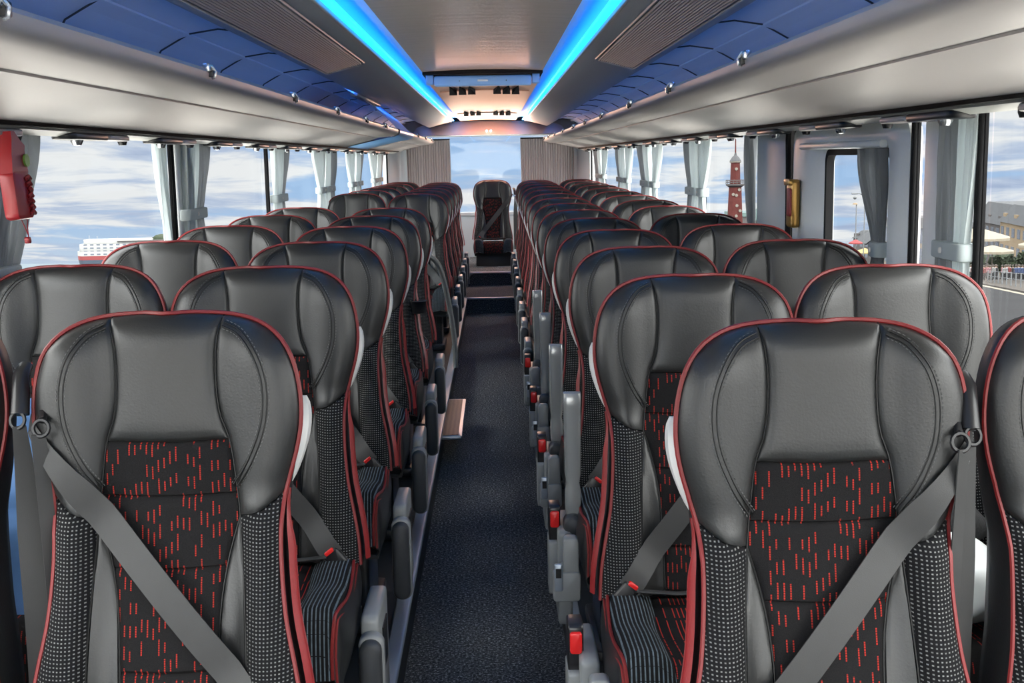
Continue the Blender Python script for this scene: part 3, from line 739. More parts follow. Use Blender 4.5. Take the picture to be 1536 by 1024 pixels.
# luggage racks
LIP = (.672, 1.725); CRE = (.83, 1.672); BOT = (1.065, 1.612)
def rack_profile(s, dz=0, dx=0):
    pts = [(1.15, 1.80), (1.06, 1.745), (.90, 1.715), (.74, 1.705), (.700, 1.712), (.690, 1.728), (.682, 1.737), (.670, 1.738), (.662, 1.728), (.664, 1.712), (.672, 1.699), (.70, 1.688), (.76, 1.680), (.828, 1.675), (.8285, 1.670), (.95, 1.642), (1.055, 1.617), (1.066, 1.608), (1.085, 1.604)]
    return [(s*(x-dx), z+dz) for x, z in pts]
def rack(s, ya, yb, name, label, hooks, endround=True, dx=0, mt='rack_plastic'):
    b = MB(); P0 = rack_profile(s, 0, dx); inner = [(s*1.16, 1.70)]
    ring = P0+[(s*1.16, 1.60), (s*1.16, 1.80)]
    rings = [[(x, ya, z) for x, z in ring]]
    rings.append([(x, yb-.5, z) for x, z in ring])
    if endround:
        for k in range(1, 9):
            t = k/8; a = t*PI/2; sh = (1-math.cos(a)); yy = yb-.5+.5*math.sin(a)
            rings.append([(x+(s*1.0-x)*sh*.85 if abs(x) < 1.0 else x, yy, z+(1.66-z)*sh*.15) for x, z in ring])
    else: rings.append([(x, yb, z) for x, z in ring])
    b.loft(rings, True); r = tag(obj(name, b, mt, smooth=40), label, 'luggage rack')
    # shelf back: curved blue-lit panel with arched joints
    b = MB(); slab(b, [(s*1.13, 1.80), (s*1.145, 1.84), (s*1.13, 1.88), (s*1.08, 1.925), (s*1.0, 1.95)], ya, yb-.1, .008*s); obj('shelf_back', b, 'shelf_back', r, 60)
    y = 3.35-.95
    while y < yb-.2:
        y += .95
        if y < ya+.1: continue
        b = MB(); q = [(s*.735, 1.900), (s*.78, 1.943), (s*.84, 1.956), (s*.9, 1.962), (s*1.0, 1.947), (s*1.05, 1.920), (s*1.10, 1.892), (s*1.145, 1.82)]
        b.tube([(x, y, z) for x, z in q], .0032, 5); obj('shelf_joint', b, 'dark_plastic', r)
    for hy in hooks:
        b = MB(); b.rbox(s*.664-.010, s*.664+.010, hy-.022, hy+.022, 1.726, 1.748, .006, 'y', r2=.003); b.tube([(s*.656, hy, 1.745), (s*.645, hy, 1.728), (s*.648, hy, 1.714), (s*.655, hy, 1.712)], .004, 6)
        hk = obj('coat_hook', b, 'metal', r); b = MB(); b.rbox(s*.661-.009, s*.661+.009, hy+.004, hy+.03, 1.716, 1.74, .004, 'y'); obj('hook_plate', b, 'black_plastic', hk)
    return r
rack(-1, Y0, 9.7, 'luggage_rack', 'long grey luggage rack above the sea-side windows, rounded at its end', [3.09-1.3*1, 3.09, 4.38, 5.58, 6.86, 8.1], True)
rack(-1, 10.85, 15.0, 'luggage_rack', 'short rear luggage rack on the sea side behind the curved divider', [11.6, 12.9, 14.1], False)
rack(1, Y0, 15.0, 'luggage_rack', 'long grey luggage rack above the town-side windows', [2.97-1.25, 2.97, 4.19, 5.4, 6.8, 8.0, 9.2, 10.6, 11.9, 13.2, 14.3], False)
# white curved divider between the sea-side racks, blue LED glow painted into its colour
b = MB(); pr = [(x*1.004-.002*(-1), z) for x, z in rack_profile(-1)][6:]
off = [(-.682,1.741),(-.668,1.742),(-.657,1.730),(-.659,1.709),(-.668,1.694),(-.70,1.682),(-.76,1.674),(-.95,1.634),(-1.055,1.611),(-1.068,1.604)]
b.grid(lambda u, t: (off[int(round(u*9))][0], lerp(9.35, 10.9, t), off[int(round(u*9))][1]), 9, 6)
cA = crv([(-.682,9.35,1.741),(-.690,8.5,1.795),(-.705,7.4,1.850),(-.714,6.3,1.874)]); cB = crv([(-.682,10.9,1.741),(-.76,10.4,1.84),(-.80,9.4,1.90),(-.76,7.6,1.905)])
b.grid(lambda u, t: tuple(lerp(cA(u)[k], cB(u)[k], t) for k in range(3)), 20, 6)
dv = tag(obj('rack_divider', b, 'glow_and_insert_blue', smooth=60), 'glossy curved divider, blue LED glow painted in, between the two sea-side luggage racks', 'rack divider')
b = MB(); b.rbox(-.75, -.705, 6.9, 8.3, 1.862, 1.882, .008, 'y'); obj('divider_cap', b, 'ceiling_panel', dv)
# service duct below each rack with reading lamps
for s in (-1, 1):
    side = 'sea' if s < 0 else 'town'
    b = MB(); ring = [(s*1.085, 1.606), (s*1.09, 1.592), (s*1.13, 1.580), (s*1.17, 1.584), (s*1.195, 1.595), (s*1.195, 1.63), (s*1.085, 1.63)]
    b.loft([[(x, Y0, z) for x, z in ring], [(x, 14.5, z) for x, z in ring]], True); d = tag(obj('service_duct', b, 'duct', smooth=40), 'grey duct with lamps and air nozzles under the %s-side rack' % side, 'service duct')
    b = MB(); b.box(min(s*1.068, s*1.092), max(s*1.068, s*1.092), Y0, 14.5, 1.598, 1.612); obj('shadow_gap', b, 'seal', d)
    y = 1.75 if s < 0 else 2.05
    while y < 14:
        b = MB(); b.rbox(s*1.12-.035, s*1.12+.035, y-.16, y+.16, 1.572, 1.592, .03, 'z', r2=.006); lp = obj('lamp_plate', b, 'black_plastic', d)
        b = MB(); b.rbox(s*1.115-.030, s*1.115+.030, y+.15, y+.36, 1.574, 1.590, .02, 'z', r2=.005); obj('nozzle_cover', b, 'rack_plastic', lp)
        b = MB(); b.lathe([(0, -.022), (.012, -.020), (.018, -.008), (.018, .006), (0, .006)], 12, (s*1.115, y-.05, 1.578)); obj('reading_lamp', b, 'metal', lp)
        b = MB(); b.lathe([(0, -.018), (.012, -.017), (.016, -.006), (.016, .006), (0, .006)], 10, (s*1.125, y+.40, 1.580)); obj('air_nozzle', b, 'black_plastic', lp)
        y += .86 if y < 8 else 1.1
# fold-down blue bar below the ceiling
b = MB(); b.rbox(-.27, .27, 6.78, 6.86, 1.902, 1.958, .012, 'x', r2=.01)
tb = tag(obj('ceiling_bar', b, 'blue_panel'), 'blue rectangular bar hanging across the ceiling before the copper hood', 'ceiling monitor bar')
for s in (-1, 1):
    b = MB(); b.rbox(min(s*.275, s*.315), max(s*.275, s*.315), 6.79, 6.88, 1.912, 1.965, .01, 'x'); obj('end_bracket', b, 'blue_panel', tb)
    b = MB(); b.lathe([(0,-.003),(.003,-.003),(.003,.003),(0,.003)], 8, (s*.13, 6.779, 1.928), 'y'); obj('screw', b, 'black_plastic', tb)
b = MB(); b.box(-.029, .029, 6.776, 6.781, 1.924, 1.934); obj('badge', b, 'aluminium', tb)
b = MB(); b.box(-.33, .33, 6.72, 7.06, 1.962, 2.0); struct('ceiling_recess', b, 'seal')
# ------------------------------------------------------------------ door on the town side
b = MB(); ya, yb, za, zb = 3.326, 4.62, -.04, 1.585; wa, wb, wz0, wz1 = 3.52, 4.22, .95, 1.505
def rr(y0, y1, z0, z1, r, k=5):
    return [(y1-r+r*math.cos(PI/2*i/k), z1-r+r*math.sin(PI/2*i/k)) for i in range(k+1)]+[(y0+r+r*math.cos(PI/2+PI/2*i/k), z1-r+r*math.sin(PI/2+PI/2*i/k)) for i in range(k+1)]+[(y0+r+r*math.cos(PI+PI/2*i/k), z0+r+r*math.sin(PI+PI/2*i/k)) for i in range(k+1)]+[(y1-r+r*math.cos(1.5*PI+PI/2*i/k), z0+r+r*math.sin(1.5*PI+PI/2*i/k)) for i in range(k+1)]
o_ = rr(ya, yb, za, zb, .05); mid = rr(ya+.05, yb-.05, .6, zb-.03, .06); m2 = rr(wa-.05, wb+.10, wz0-.06, wz1+.035, .05); i_ = rr(wa, wb, wz0, wz1, .04)
b.loft([[(x, y, z) for y, z in R_] for x, R_ in ((1.23, o_), (1.195, o_), (1.185, mid), (1.185, m2), (1.22, i_), (1.24, i_))], False)
dr = struct('door_1', b, 'white_trim', smooth=50)
b = MB(); b.box(1.236, 1.242, wa-.01, wb+.01, wz0-.01, wz1+.01); obj('door_glass', b, 'glass', dr)
b = MB(); b.loft([[(x, y, z) for y, z in R_] for x, R_ in ((1.218, rr(wa-.006, wb+.006, wz0-.006, wz1+.006, .045)), (1.208, rr(wa-.006, wb+.006, wz0-.006, wz1+.006, .045)), (1.208, rr(wa+.014, wb-.014, wz0+.014, wz1-.014, .03)), (1.235, rr(wa+.014, wb-.014, wz0+.014, wz1-.014, .03)))], False); obj('door_seal', b, 'seal', dr)
b = MB(); b.rbox(1.165, 1.19, 3.50, 4.42, 1.512, 1.535, .008, 'y'); obj('curtain_rail', b, 'white_trim', dr)
b = MB(); b.tube([(1.19, 4.650, 1.60), (1.190, 4.660, 1.55), (1.193, 4.663, 1.45), (1.194, 4.664, .95)], .017, 8); obj('door_cable', b, 'seal', dr)
# golden safety lamp case
b = MB(); b.rbox(1.150, 1.183, 4.50-.045, 4.50+.045, 1.225, 1.405, .016, 'x', r2=.010)
sh = tag(obj('safety_hammer_case', b, 'gold'), 'golden safety hammer case with red window on the black door seal', 'safety hammer')
b = MB(); b.rbox(1.144, 1.154, 4.50-.038, 4.50+.012, 1.268, 1.372, .008, 'x'); obj('red_window', b, 'dark_red', sh)
b = MB(); b.rbox(1.140, 1.156, 4.50-.045, 4.50+.045, 1.382, 1.406, .01, 'x'); obj('case_cap', b, 'gold', sh)
# stairwell rail and wooden flap on the sea side
b = MB(); rl = [(-.40, 6.62, .70), (-.40, 6.62, .88), (-.385, 6.70, .945), (-.345, 6.95, .955), (-.29, 7.25, .86), (-.25, 7.50, .62), (-.225, 7.68, .35), (-.222, 7.72, .16)]
c_ = crv(rl); b.tube([c_(i/30) for i in range(31)], .017, 10)
gr = tag(obj('stair_rail', b, 'silver_plastic'), 'bent silver handrail with clear panel at the stairwell on the sea side', 'handrail')
b = MB(); b.add([(-.39, 6.66, .25), (-.39, 6.66, .92), (-.34, 6.98, .93), (-.29, 7.26, .82), (-.25, 7.5, .6), (-.23, 7.66, .3)]+[(-.396, 6.66, .25), (-.396, 6.66, .92), (-.346, 6.98, .93), (-.296, 7.26, .82), (-.256, 7.5, .6), (-.236, 7.66, .3)], [(0,1,2,3,4,5),(11,10,9,8,7,6)]); obj('clear_panel', b, 'glass', gr, None)
b = MB(); b.rbox(-.262, -.135, 5.85, 6.80, .118, .135, .01, 'z'); fl = tag(obj('stair_flap', b, 'aluminium'), 'wood-topped flap with pale rim reaching into the aisle on the sea side', 'flap')
b = MB(); b.box(-.262, -.153, 5.875, 6.775, .1352, .1375); obj('wood_top', b, 'wood', fl)
# ------------------------------------------------------------------ curtains
def curtain(label, s, yf, ym, z0=.92, z1=1.585, tie=1.29, mt='curtain_pale', mt2='curtain_grey', x=1.178, folds=7, group=None, open_=.6, waist=.5, low=.88):
    """hung from yf (edge at the post) to ym (free edge), gathered at the tie"""
    rt = empty('curtain', (s*x, yf, z0)); d = ym-yf
    tag(rt, label, 'curtain', group)
    def wz(z):
        if z > tie: k = sstep(tie, z1, z); return lerp(waist, 1, k**open_)
        k = sstep(tie, z0, z) if False else (tie-z)/(tie-z0); return lerp(waist, low, sstep(0, .9, k))
    ph = random.random()*6
    def fn(u, t):
        z = lerp(z0, z1, t); w_ = wz(z); y = d*u*w_
        amp = .012+.006*math.sin(u*5+ph); fr = folds*2*PI
        xx = math.sin(u*fr+ph+.6*math.sin(z*5+ph))*amp*(.5+.5*w_)+.006*math.sin(u*fr*2.3+z*9)
        return (-s*xx, y, z-z0)
    b = MB(); b.grid(lambda u, t: fn(u*.55, t), 40, 30); obj('curtain_cloth', b, mt, rt, 180)
    b = MB(); b.grid(lambda u, t: fn(.55+u*.45, t), 34, 30); obj('curtain_edge', b, mt2, rt, 180)
    w0 = d*waist; lo, hi = sorted((-.02*(1 if d > 0 else -1), w0+.012*(1 if d > 0 else -1)))
    b = MB(); b.rbox(-.026, .026, lo, hi, tie-z0-.022, tie-z0+.022, .02, 'z', r2=.006); tb_ = obj('tie_band', b, 'curtain_pale', rt)
    b = MB(); b.lathe([(0,-.004),(.007,-.004),(.008,0),(0,.002)], 10, (-s*.028, w0*.4, tie-z0), 'x'); obj('tie_button', b, 'white_plastic', tb_)
    return rt
G = 'side window curtains'
curtain('pale tied curtain at the front sea-side post beside the red case', -1, 2.80, 3.27, tie=1.235, group=G, folds=6, waist=.55)
curtain('grey tied curtain beyond the first black post of the sea side', -1, 4.80, 5.25, tie=1.30, group=G, folds=6, waist=.62)
curtain('pale swept-back curtain before the first black post of the sea side', -1, 4.71, 4.57, tie=1.10, z0=.95, x=1.215, low=.12, mt='curtain_pale', mt2='curtain_pale', group=G, folds=4, waist=.15)
for y, d, lab in ((6.76, .55, 'second'), (8.86, .62, 'third'), (10.8, .7, 'fourth'), (12.8, .8, 'fifth')):
    curtain(f'tied grey curtain at the {lab} black post of the sea side', -1, y, y+d, tie=1.30, group=G, folds=6, waist=.6)
    if y > 8: curtain(f'pale curtain on the near side of the {lab} black post of the sea side', -1, y-.1, y-.1-d*.8, tie=1.30, mt2='curtain_pale', group=G, folds=5, waist=.5)
curtain('wide pale tied curtain at the big front window of the town side', 1, 3.04, 2.845, tie=1.255, x=1.185, group=G, folds=5, waist=.85, mt='curtain_grey', mt2='curtain_pale')
curtain('dark grey curtain beside the white panel behind the door', 1, 5.24, 5.44, tie=1.12, group=G, mt='curtain_grey', mt2='curtain_grey', folds=5, waist=.25)
curtain('grey curtain swept aside in the door window', 1, 3.50, 3.72, z0=.96, z1=1.51, tie=1.215, x=1.180, group=G, mt='curtain_grey', mt2='curtain_grey', folds=6, waist=.22, open_=.9)
for y, d, lab in ((6.68, .5, 'second'), (8.68, .75, 'third'), (10.4, .8, 'fourth'), (12.6, .9, 'fifth')):
    curtain(f'tied curtain at the {lab} black post of the town side', 1, y, y+d, tie=1.30, group=G, folds=6, waist=.6, mt='curtain_pale', mt2='curtain_grey')
    if y > 8 or y < 7: curtain(f'pale curtain on the near side of the {lab} black post of the town side', 1, y-.1, y-.1-(.28 if y < 7 else d*.6), tie=1.30, mt2='curtain_pale', group=G, folds=5, waist=.4)
def pleat(label, xa, xb):
    rt = empty('rear_curtain', (xa, 14.93, .85)); tag(rt, label, 'curtain', 'rear window curtains')
    nf = int(abs(xb-xa)/.030); L_ = xb-xa
    def fn(u, t):
        z = t*.90; a = .016*(1-.6*t**6); hh = 1.0+.0*t
        return (L_*u+.004*math.sin(u*31+t*4), -a*math.sin(u*nf*2*PI)-.008*math.sin(u*17+2*t), z)
    b = MB(); b.grid(fn, nf*8, 14); obj('curtain_cloth', b, 'curtain_brown', rt, 180)
    b = MB(); b.rbox(min(0, L_), max(0, L_), -.03, -.015, .885, .90, .005, 'x'); obj('curtain_track', b, 'seal', rt)
pleat('grey-brown pleated curtain beside the rear window, sea side', -1.01, -.475)
pleat('grey-brown pleated curtain beside the rear window, town side', .39, 1.06)
# ------------------------------------------------------------------ loose things
rc = empty('red_case', (-1.068, 2.86, 1.378)); rc.rotation_euler = (0, math.radians(-4), 0); tag(rc, 'red plastic case with a green button hanging in front of the first sea-side curtain', 'emergency case')
b = MB(); b.rbox(-.018, .018, -.055, .045, 0, .115, .016, 'x', r2=.008)
rg = [[(x, y, z) for x, y in ((-.016, a), (.016, a), (.016, c), (-.016, c))] for z, a, c in ((.108, -.053, .043), (.135, -.045, .040), (.16, -.04, .038), (.172, -.035, .045), (.185, -.03, .02), (.205, -.028, -.008))]
b.loft(rg); obj('case_body', b, 'red_case', rc, 30)
b = MB()
for i in range(7): b.tube([(.0185, .012+.006*math.sin(i*2), .012+.0135*i), (.021, .026, .018+.0135*i), (.0185, .040, .012+.0135*i)], .0055, 6)
obj('grip_texture', b, 'dark_red', rc)
b = MB(); b.lathe([(0, -.002), (.015, -.002), (.015, .004), (0, .004)], 16, (.017, .034, .137), 'x'); obj('green_button', b, 'green_dot', rc)
b = MB(); b.tube([(.0, .0, .0), (.004, .012, -.03), (.002, .022, -.045), (.0, .03, -.02), (0, .035, .0)], .0012, 5); obj('cord', b, 'dark_red', rc)
b = MB(); b.rbox(-.006, .006, .012, .028, -.058, -.042, .006, 'x'); obj('red_toggle', b, 'red_case', rc)
# blue jacket in the gap between the first two rows
b = MB()
def jac(u, v):
    a = 2*PI*u; z = lerp(.54, 1.02, v); w_ = .14*(1-.25*v)*(1-.0*v); q = 1 if v < .98 else .4
    cr = -.012*math.exp(-((v-.52)/.03)**2)
    e = .6; c, s_ = math.cos(a), math.sin(a)
    return (-.955+(w_+cr)*abs(c)**e*(1 if c > 0 else -1)*q, 2.50+(.09+cr)*abs(s_)**e*(1 if s_ > 0 else -1)*q+.01*math.sin(v*9), z+.01*math.sin(a*3))
b.grid(jac, 28, 24, cs=True); b.add([jac(i/28, 1) for i in range(28)], [tuple(range(28))])
tag(obj('jacket', b, 'blue_cloth', smooth=180), 'smooth bright blue jacket bundled between the two second-row seats, sea side', 'jacket')
# white carrier bag and black fleece on the town side
b = MB()
def bag(u, v):
    a = 2*PI*u; r = (1-abs(2*v-1)**2.2)**.5; k = 1+.09*math.sin(3*a+5*v)+.05*math.sin(7*a-9*v)
    return (.90+.17*r*k*math.cos(a), 2.30+.15*r*k*math.sin(a), .565+.17*v+.01*math.sin(4*a))
b.grid(bag, 36, 20, cs=True); wb_ = tag(obj('carrier_bag', b, 'bag_white', smooth=180), 'crumpled white plastic bag with blue and red print on the second-row window seat, town side', 'bag')
b = MB(); b.strip([(.80, 2.185, .70), (.83, 2.170, .685), (.86, 2.165, .665)], (0.0, .004, .012), .001); obj('blue_print', b, 'c_blue', wb_)
b = MB(); b.strip([(.86, 2.160, .63), (.89, 2.158, .615), (.93, 2.16, .61)], (0, .002, .005), .001); obj('red_print', b, 'c_red', wb_)
b = MB()
def fleece(u, v):
    a = 2*PI*u; r = (1-abs(2*v-1)**3)**.5; k = 1+.12*math.sin(2*a+6*v)+.06*math.sin(5*a)
    return (.90+.17*r*k*math.cos(a), 2.44+.10*r*k*math.sin(a), .66+.14*v)
b.grid(fleece, 36, 18, cs=True); tag(obj('fleece', b, 'fleece', smooth=180), 'black fleece bundled behind the white bag, town side', 'garment')
# folded belt buckle on the aisle flank, shaped as a blue-black cup ring
b = MB(); b.lathe([(0, 0), (.03, 0), (.036, .05), (.040, .055), (.036, .06), (.030, .052), (.026, .01), (0, .01)], 16, (-.30, 5.36, .82)); hb = tag(obj('folded_buckle', b, 'black_plastic'), 'small dark blue folded belt buckle, built as a ring, beside a sea-side aisle seat', 'belt buckle')
b = MB(); b.lathe([(0, .02), (.024, .02), (.024, .05), (0, .05)], 14, (-.30, 5.36, .82)); obj('buckle_insert', b, 'glow_and_insert_blue', hb)
# front of the bus: bulkhead below an open windscreen
b = MB(); b.box(-1.26, 1.26, Y0-.05, Y0, -.04, .75); b.box(-1.26, 1.26, Y0-.05, Y0, 1.92, 2.1); struct('wall_front', b, 'wall_trim')
b = MB(); b.box(-1.2, 1.2, Y0-.03, Y0-.02, .75, 1.92); struct('window_40', b, 'glass')
# ------------------------------------------------------------------ outdoors: ground falls away to the rear
def gquad(mb, pts): mb.add([(x, y, gz(x, y)+dz) for x, y, dz in pts], [tuple(range(len(pts)))])
b = MB(); gquad(b, [(-7,-300,-.5),(-7,20000,-.5),(-26000,20000,-.5),(-26000,-300,-.5)]); struct('sea', b, 'sea', smooth=None)
b = MB(); gquad(b, [(-7,-300,0),(-.3*300+13,-300,0),(13+.305*2000,2000,0),(-7,2000,0)]); struct('road', b, 'asphalt', smooth=None)
b = MB(); gquad(b, [(-7.2,-60,.03),(7.2,-60,.03),(7.2,60,.03),(-7.2,60,.03)]); struct('pavement_bounce', b, 'bounce_pale', smooth=None)  # unseen pale strip added to reflect daylight up into the bus
b = MB(); q = [(13-.305*300,-300,.12),(3000,-300,.12),(3000,2000,.12),(13+.305*2000,2000,.12)]; gquad(b, q)
b.add([(13-.305*300,-300,gz(-78,-300)+.12),(13+.305*2000,2000,gz(623,2000)+.12),(13+.305*2000,2000,gz(623,2000)),(13-.305*300,-300,gz(-78,-300))], [(0,1,2,3)]); struct('pavement', b, 'paving', smooth=None)
b = MB()
b.add([(12.2+.305*y+dx, y, gz(13+.305*y, y)+.02) for y, dx in ((-20,0),(-20,.5),(900,.9),(900,0))], [(0,1,2,3)]); struct('road_marking', b, 'cream', smooth=None)
# brick lighthouse tower
T = empty('brick_tower', (52.2, 260, -24)); tag(T, 'tall tapering red brick tower with a gallery and a thin spire, beyond the plaza', 'tower')
def oct_(mb, prof_, n=12): mb.lathe(prof_, n, (0, 0, 0)); return mb
obj('tower_shaft', oct_(MB(), [(2.1, 0), (1.75, 9.5), (1.35, 18.8), (1.2, 19.3), (0, 19.3)]), 'brick', T, 20)
obj('upper_shaft', oct_(MB(), [(1.12, 19.2), (.98, 23.9), (0, 23.9)]), 'brick', T, 20)
gl_ = MB(); gl_.lathe([(1.2, 18.4), (2.0, 18.9), (2.05, 19.2), (1.1, 19.2)], 16); 
for i in range(16):
    a = 2*PI*i/16; gl_.tube([(2*math.cos(a), 2*math.sin(a), 19.2), (2*math.cos(a), 2*math.sin(a), 20.0)], .07, 4)
for z in (19.6, 20.0): gl_.tube([(2*math.cos(2*PI*i/16), 2*math.sin(2*PI*i/16), z) for i in range(16)], .08, 5, closed=True)
obj('gallery', gl_, 'stone_grey', T)
obj('tower_cornice', MB().lathe([(1.0, 23.7), (1.25, 23.8), (1.25, 24.1), (1.0, 24.1)], 12), 'plaster_pale', T)
obj('tower_roof', MB().lathe([(1.3, 24.05), (.75, 24.9), (.3, 25.3), (.16, 25.9), (0, 25.9)], 12), 'roof_grey', T, 25)
obj('spire', MB().lathe([(.17, 25.7), (.12, 28.6), (.05, 28.8), (.03, 31.), (0, 31.)], 8), 'brick', T)
obj('spire_ball', MB().lathe([(0, 29.5), (.2, 29.7), (.2, 30.1), (0, 30.3)], 8), 'iron', T)
for z, x in ((16.8, 0), (14.6, .1), (12.4, -.05), (10.3, .05), (22.4, 0), (18., .6), (17, -.7), (13.5, .8), (11., -.9)):
    bb = MB(); bb.lathe([(0, -.06), (.30, -.05), (.34, 0), (0, 0)], 10, (x, -2.1+z*.037-.05+(.15 if z > 20 else 0), z), 'y'); obj('window', bb, 'plaster_pale', T)
# low hall with a teal spike beside the tower
H = empty('teal_hall', (60, 285, -26)); tag(H, 'low flat hall with a teal glass spike, behind the brick tower', 'building')
obj('hall_body', MB().box(-3, 9, 0, 10, 0, 13.0), 'stone_grey', H); obj('hall_roof', MB().box(-3.4, 5, -.3, 10, 12.9, 13.8), 'ship_teal', H)
obj('teal_spike', MB().lathe([(1.1, 12), (1.0, 14.2), (.2, 15.8), (.05, 17.5), (0, 17.5)], 4, (2.8, -1, 0)), 'ship_teal', H)
# building with facade along a line
def facade(name, label, P0, P1, depth, base, h, wallm, floors, bays, roof=None, rooflab=None, win='win_dark', wh=.5, roofh=2.2):
    P0 = Vector((*P0, 0)); P1 = Vector((*P1, 0)); d = (P1-P0); L = d.length; d.normalize(); ang = math.atan2(d.y, d.x)
    rt = empty(name, (P0.x, P0.y, base)); rt.rotation_euler = (0, 0, ang); tag(rt, label, 'building')
    sg = depth/abs(depth)
    y0, y1 = sorted((0, depth)); obj('wall', MB().box(0, L, y0, y1, 0, h), wallm, rt)
    fh = h/(floors+.3)
    for f in range(floors):
        for k in range(bays):
            x = L*(k+.5)/bays; w_ = L/bays*.24; z = fh*(f+.55)
            obj('window', MB().box(x-w_, x+w_, -.08*sg, .02*sg, z, z+fh*wh), win, rt)
    if roof:
        bb = MB(); a, c = (.4, .4); sd = 1.6
        bb.add([(-a, -.4*sg, h), (L+a, -.4*sg, h), (L+a, depth+.4*sg, h), (-a, depth+.4*sg, h), (sd, sd*sg, h+roofh), (L-sd, sd*sg, h+roofh), (L-sd, depth-sd*sg, h+roofh), (sd, depth-sd*sg, h+roofh)], [(0,1,5,4),(1,2,6,5),(2,3,7,6),(3,0,4,7),(4,5,6,7)]); obj('roof', bb, roof, rt)
        for k in range(0, bays, 2):
            x = L*(k+.5)/bays; obj('dormer', MB().box(x-.8, x+.8, .2*sg, 1.6*sg, h+.2, h+1.4), wallm, rt)
    return rt
facade('town_house', 'grey terrace with mansard roof and tall dark windows behind the market parasols', (87.0, 216), (84.6, 197.5), 14, -21.2, 10.2, 'stone_grey', 4, 6, 'roof_grey', roofh=3.4)
facade('town_house', 'long grey terrace continuing out of the window beyond the pale yellow house', (78.6, 168), (66., 120), 14, -18.2, 9.2, 'stone_grey', 4, 12, 'roof_grey', roofh=3.2)
facade('town_house', 'pale yellow house front with narrow windows before the grey terrace', (83.2, 196.5), (79.2, 171), 14, -19.7, 9.6, 'plaster_yellow', 3, 8, 'roof_grey', roofh=2.8)
facade('town_house', 'beige house with pilasters seen in the narrow strip window', (72.0, 226), (80.5, 214), 10, -20.8, 8.4, 'plaster_pale', 2, 8, 'roof_grey', roofh=1.8, wh=.75)
facade('town_house', 'low pale house at the start of the far row in the door window', (96.5, 352), (103, 349), 12, -33.0, 6.0, 'plaster_pale', 2, 5, 'roof_grey', roofh=1.5)
facade('town_house', 'long grey row of houses seen through the door window', (103.6, 345), (119, 330), 14, -33.2, 10.2, 'stone_grey', 3, 13, 'roof_grey')
b = MB(); 
b.grid(lambda u, t: (lerp(97, 113, u), lerp(312, 322, t), -18.0-4.2*max(0, (.45-u)/.45)**1.4-.6*max(0,u-.5)), 20, 2); b.grid(lambda u, t: (lerp(97, 113, u), lerp(312, 322, t), -18.3-4.3*max(0, (.45-u)/.45)**1.4-.6*max(0,u-.5)), 20, 2)
for x in (99, 103, 107, 111): b.box(x-.15, x+.15, 313, 313.4, -32, -18.6 if x > 100 else -21.6)
tag(obj('market_roof', b, 'roof_grey'), 'curved grey canopy roof in front of the far row of houses', 'canopy')
# parasols
def parasol(x, y, z, r, h, m_, label):
    rt = empty('market_parasol', (x, y, gz(x, y)+.12)); tag(rt, label, 'parasol', 'market parasols'); H_ = z-rt.location.z
    bb = MB(); bb.lathe([(0, H_), (.15, H_-.02), (r, H_-h), (r, H_-h-.25), (r-.05, H_-h-.25), (.1, H_-.2)], 8); obj('canopy', bb, m_, rt, 20)
    obj('pole', MB().tube([(0,0,0),(0,0,H_-.1)], .06, 6), 'wood', rt)
parasol(50.6, 125, -6.5, 3.4, 1.0, 'cream', 'large cream parasol at the edge of the black window post')
parasol(56.0, 134, -9.1, 2.4, .6, 'cream', 'low cream parasol on the plaza before the yellow house')
parasol(59.5, 127, -8.0, 2.3, .7, 'red_cloth', 'bright red parasol on the plaza before the yellow house')
parasol(62.2, 136, -8.6, 2.4, .7, 'cream', 'cream parasol behind the bright red one')
for i, (x, y) in enumerate(((93, 300), (88.5, 268), (93.5, 272))): parasol(x, y, gz(x, y)+5.6, 3.0, 1.0, 'yellow', ['pale yellow parasol farthest along the plaza in the door window', 'yellow parasol behind the street lamps', 'yellow parasol beside the door curtain'][i])
parasol(81., 268, gz(81, 268)+7.2, 1.6, .7, 'red_cloth', 'small red parasol among the crowd in the door window')
# trees
def tree(x, y, h, r, label):
    rt = empty('plaza_tree', (x, y, gz(x, y)+.1)); tag(rt, label, 'tree', 'plaza trees'); rnd = random.Random(int(x*10))
    bb = MB()
    for i in range(420):
        a, e = rnd.random()*2*PI, math.acos(2*rnd.random()-1); q = r*(.6+.45*rnd.random()); c = Vector((q*math.sin(e)*math.cos(a), q*math.sin(e)*math.sin(a), h-r+q*math.cos(e)*.8))
        t1 = Vector((rnd.uniform(-1,1), rnd.uniform(-1,1), rnd.uniform(-1,1)))*.42; t2 = Vector((rnd.uniform(-1,1), rnd.uniform(-1,1), rnd.uniform(-1,1)))*.42
        bb.add([c-t1, c+t2, c+t1, c-t2], [(0,1,2,3)])
    obj('crown', bb, 'foliage', rt, None); obj('trunk', MB().tube([(0,0,0),(0,0,h-r)], .15, 6), 'wood', rt)
for i, (x, y) in enumerate(((65, 162), (74, 165), (62, 168), (69.5,163))): tree(x, y, 3.9, 1.7, ['dark tree behind the cream parasols', 'dark tree before the yellow house', 'small tree at the black window post', 'dark tree behind the red parasol'][i])
for i, (x, y) in enumerate(((98, 290), (104, 300))): tree(x, y, 4.6, 2.2, ['green tree behind the yellow parasols', 'green tree by the door curtain'][i])
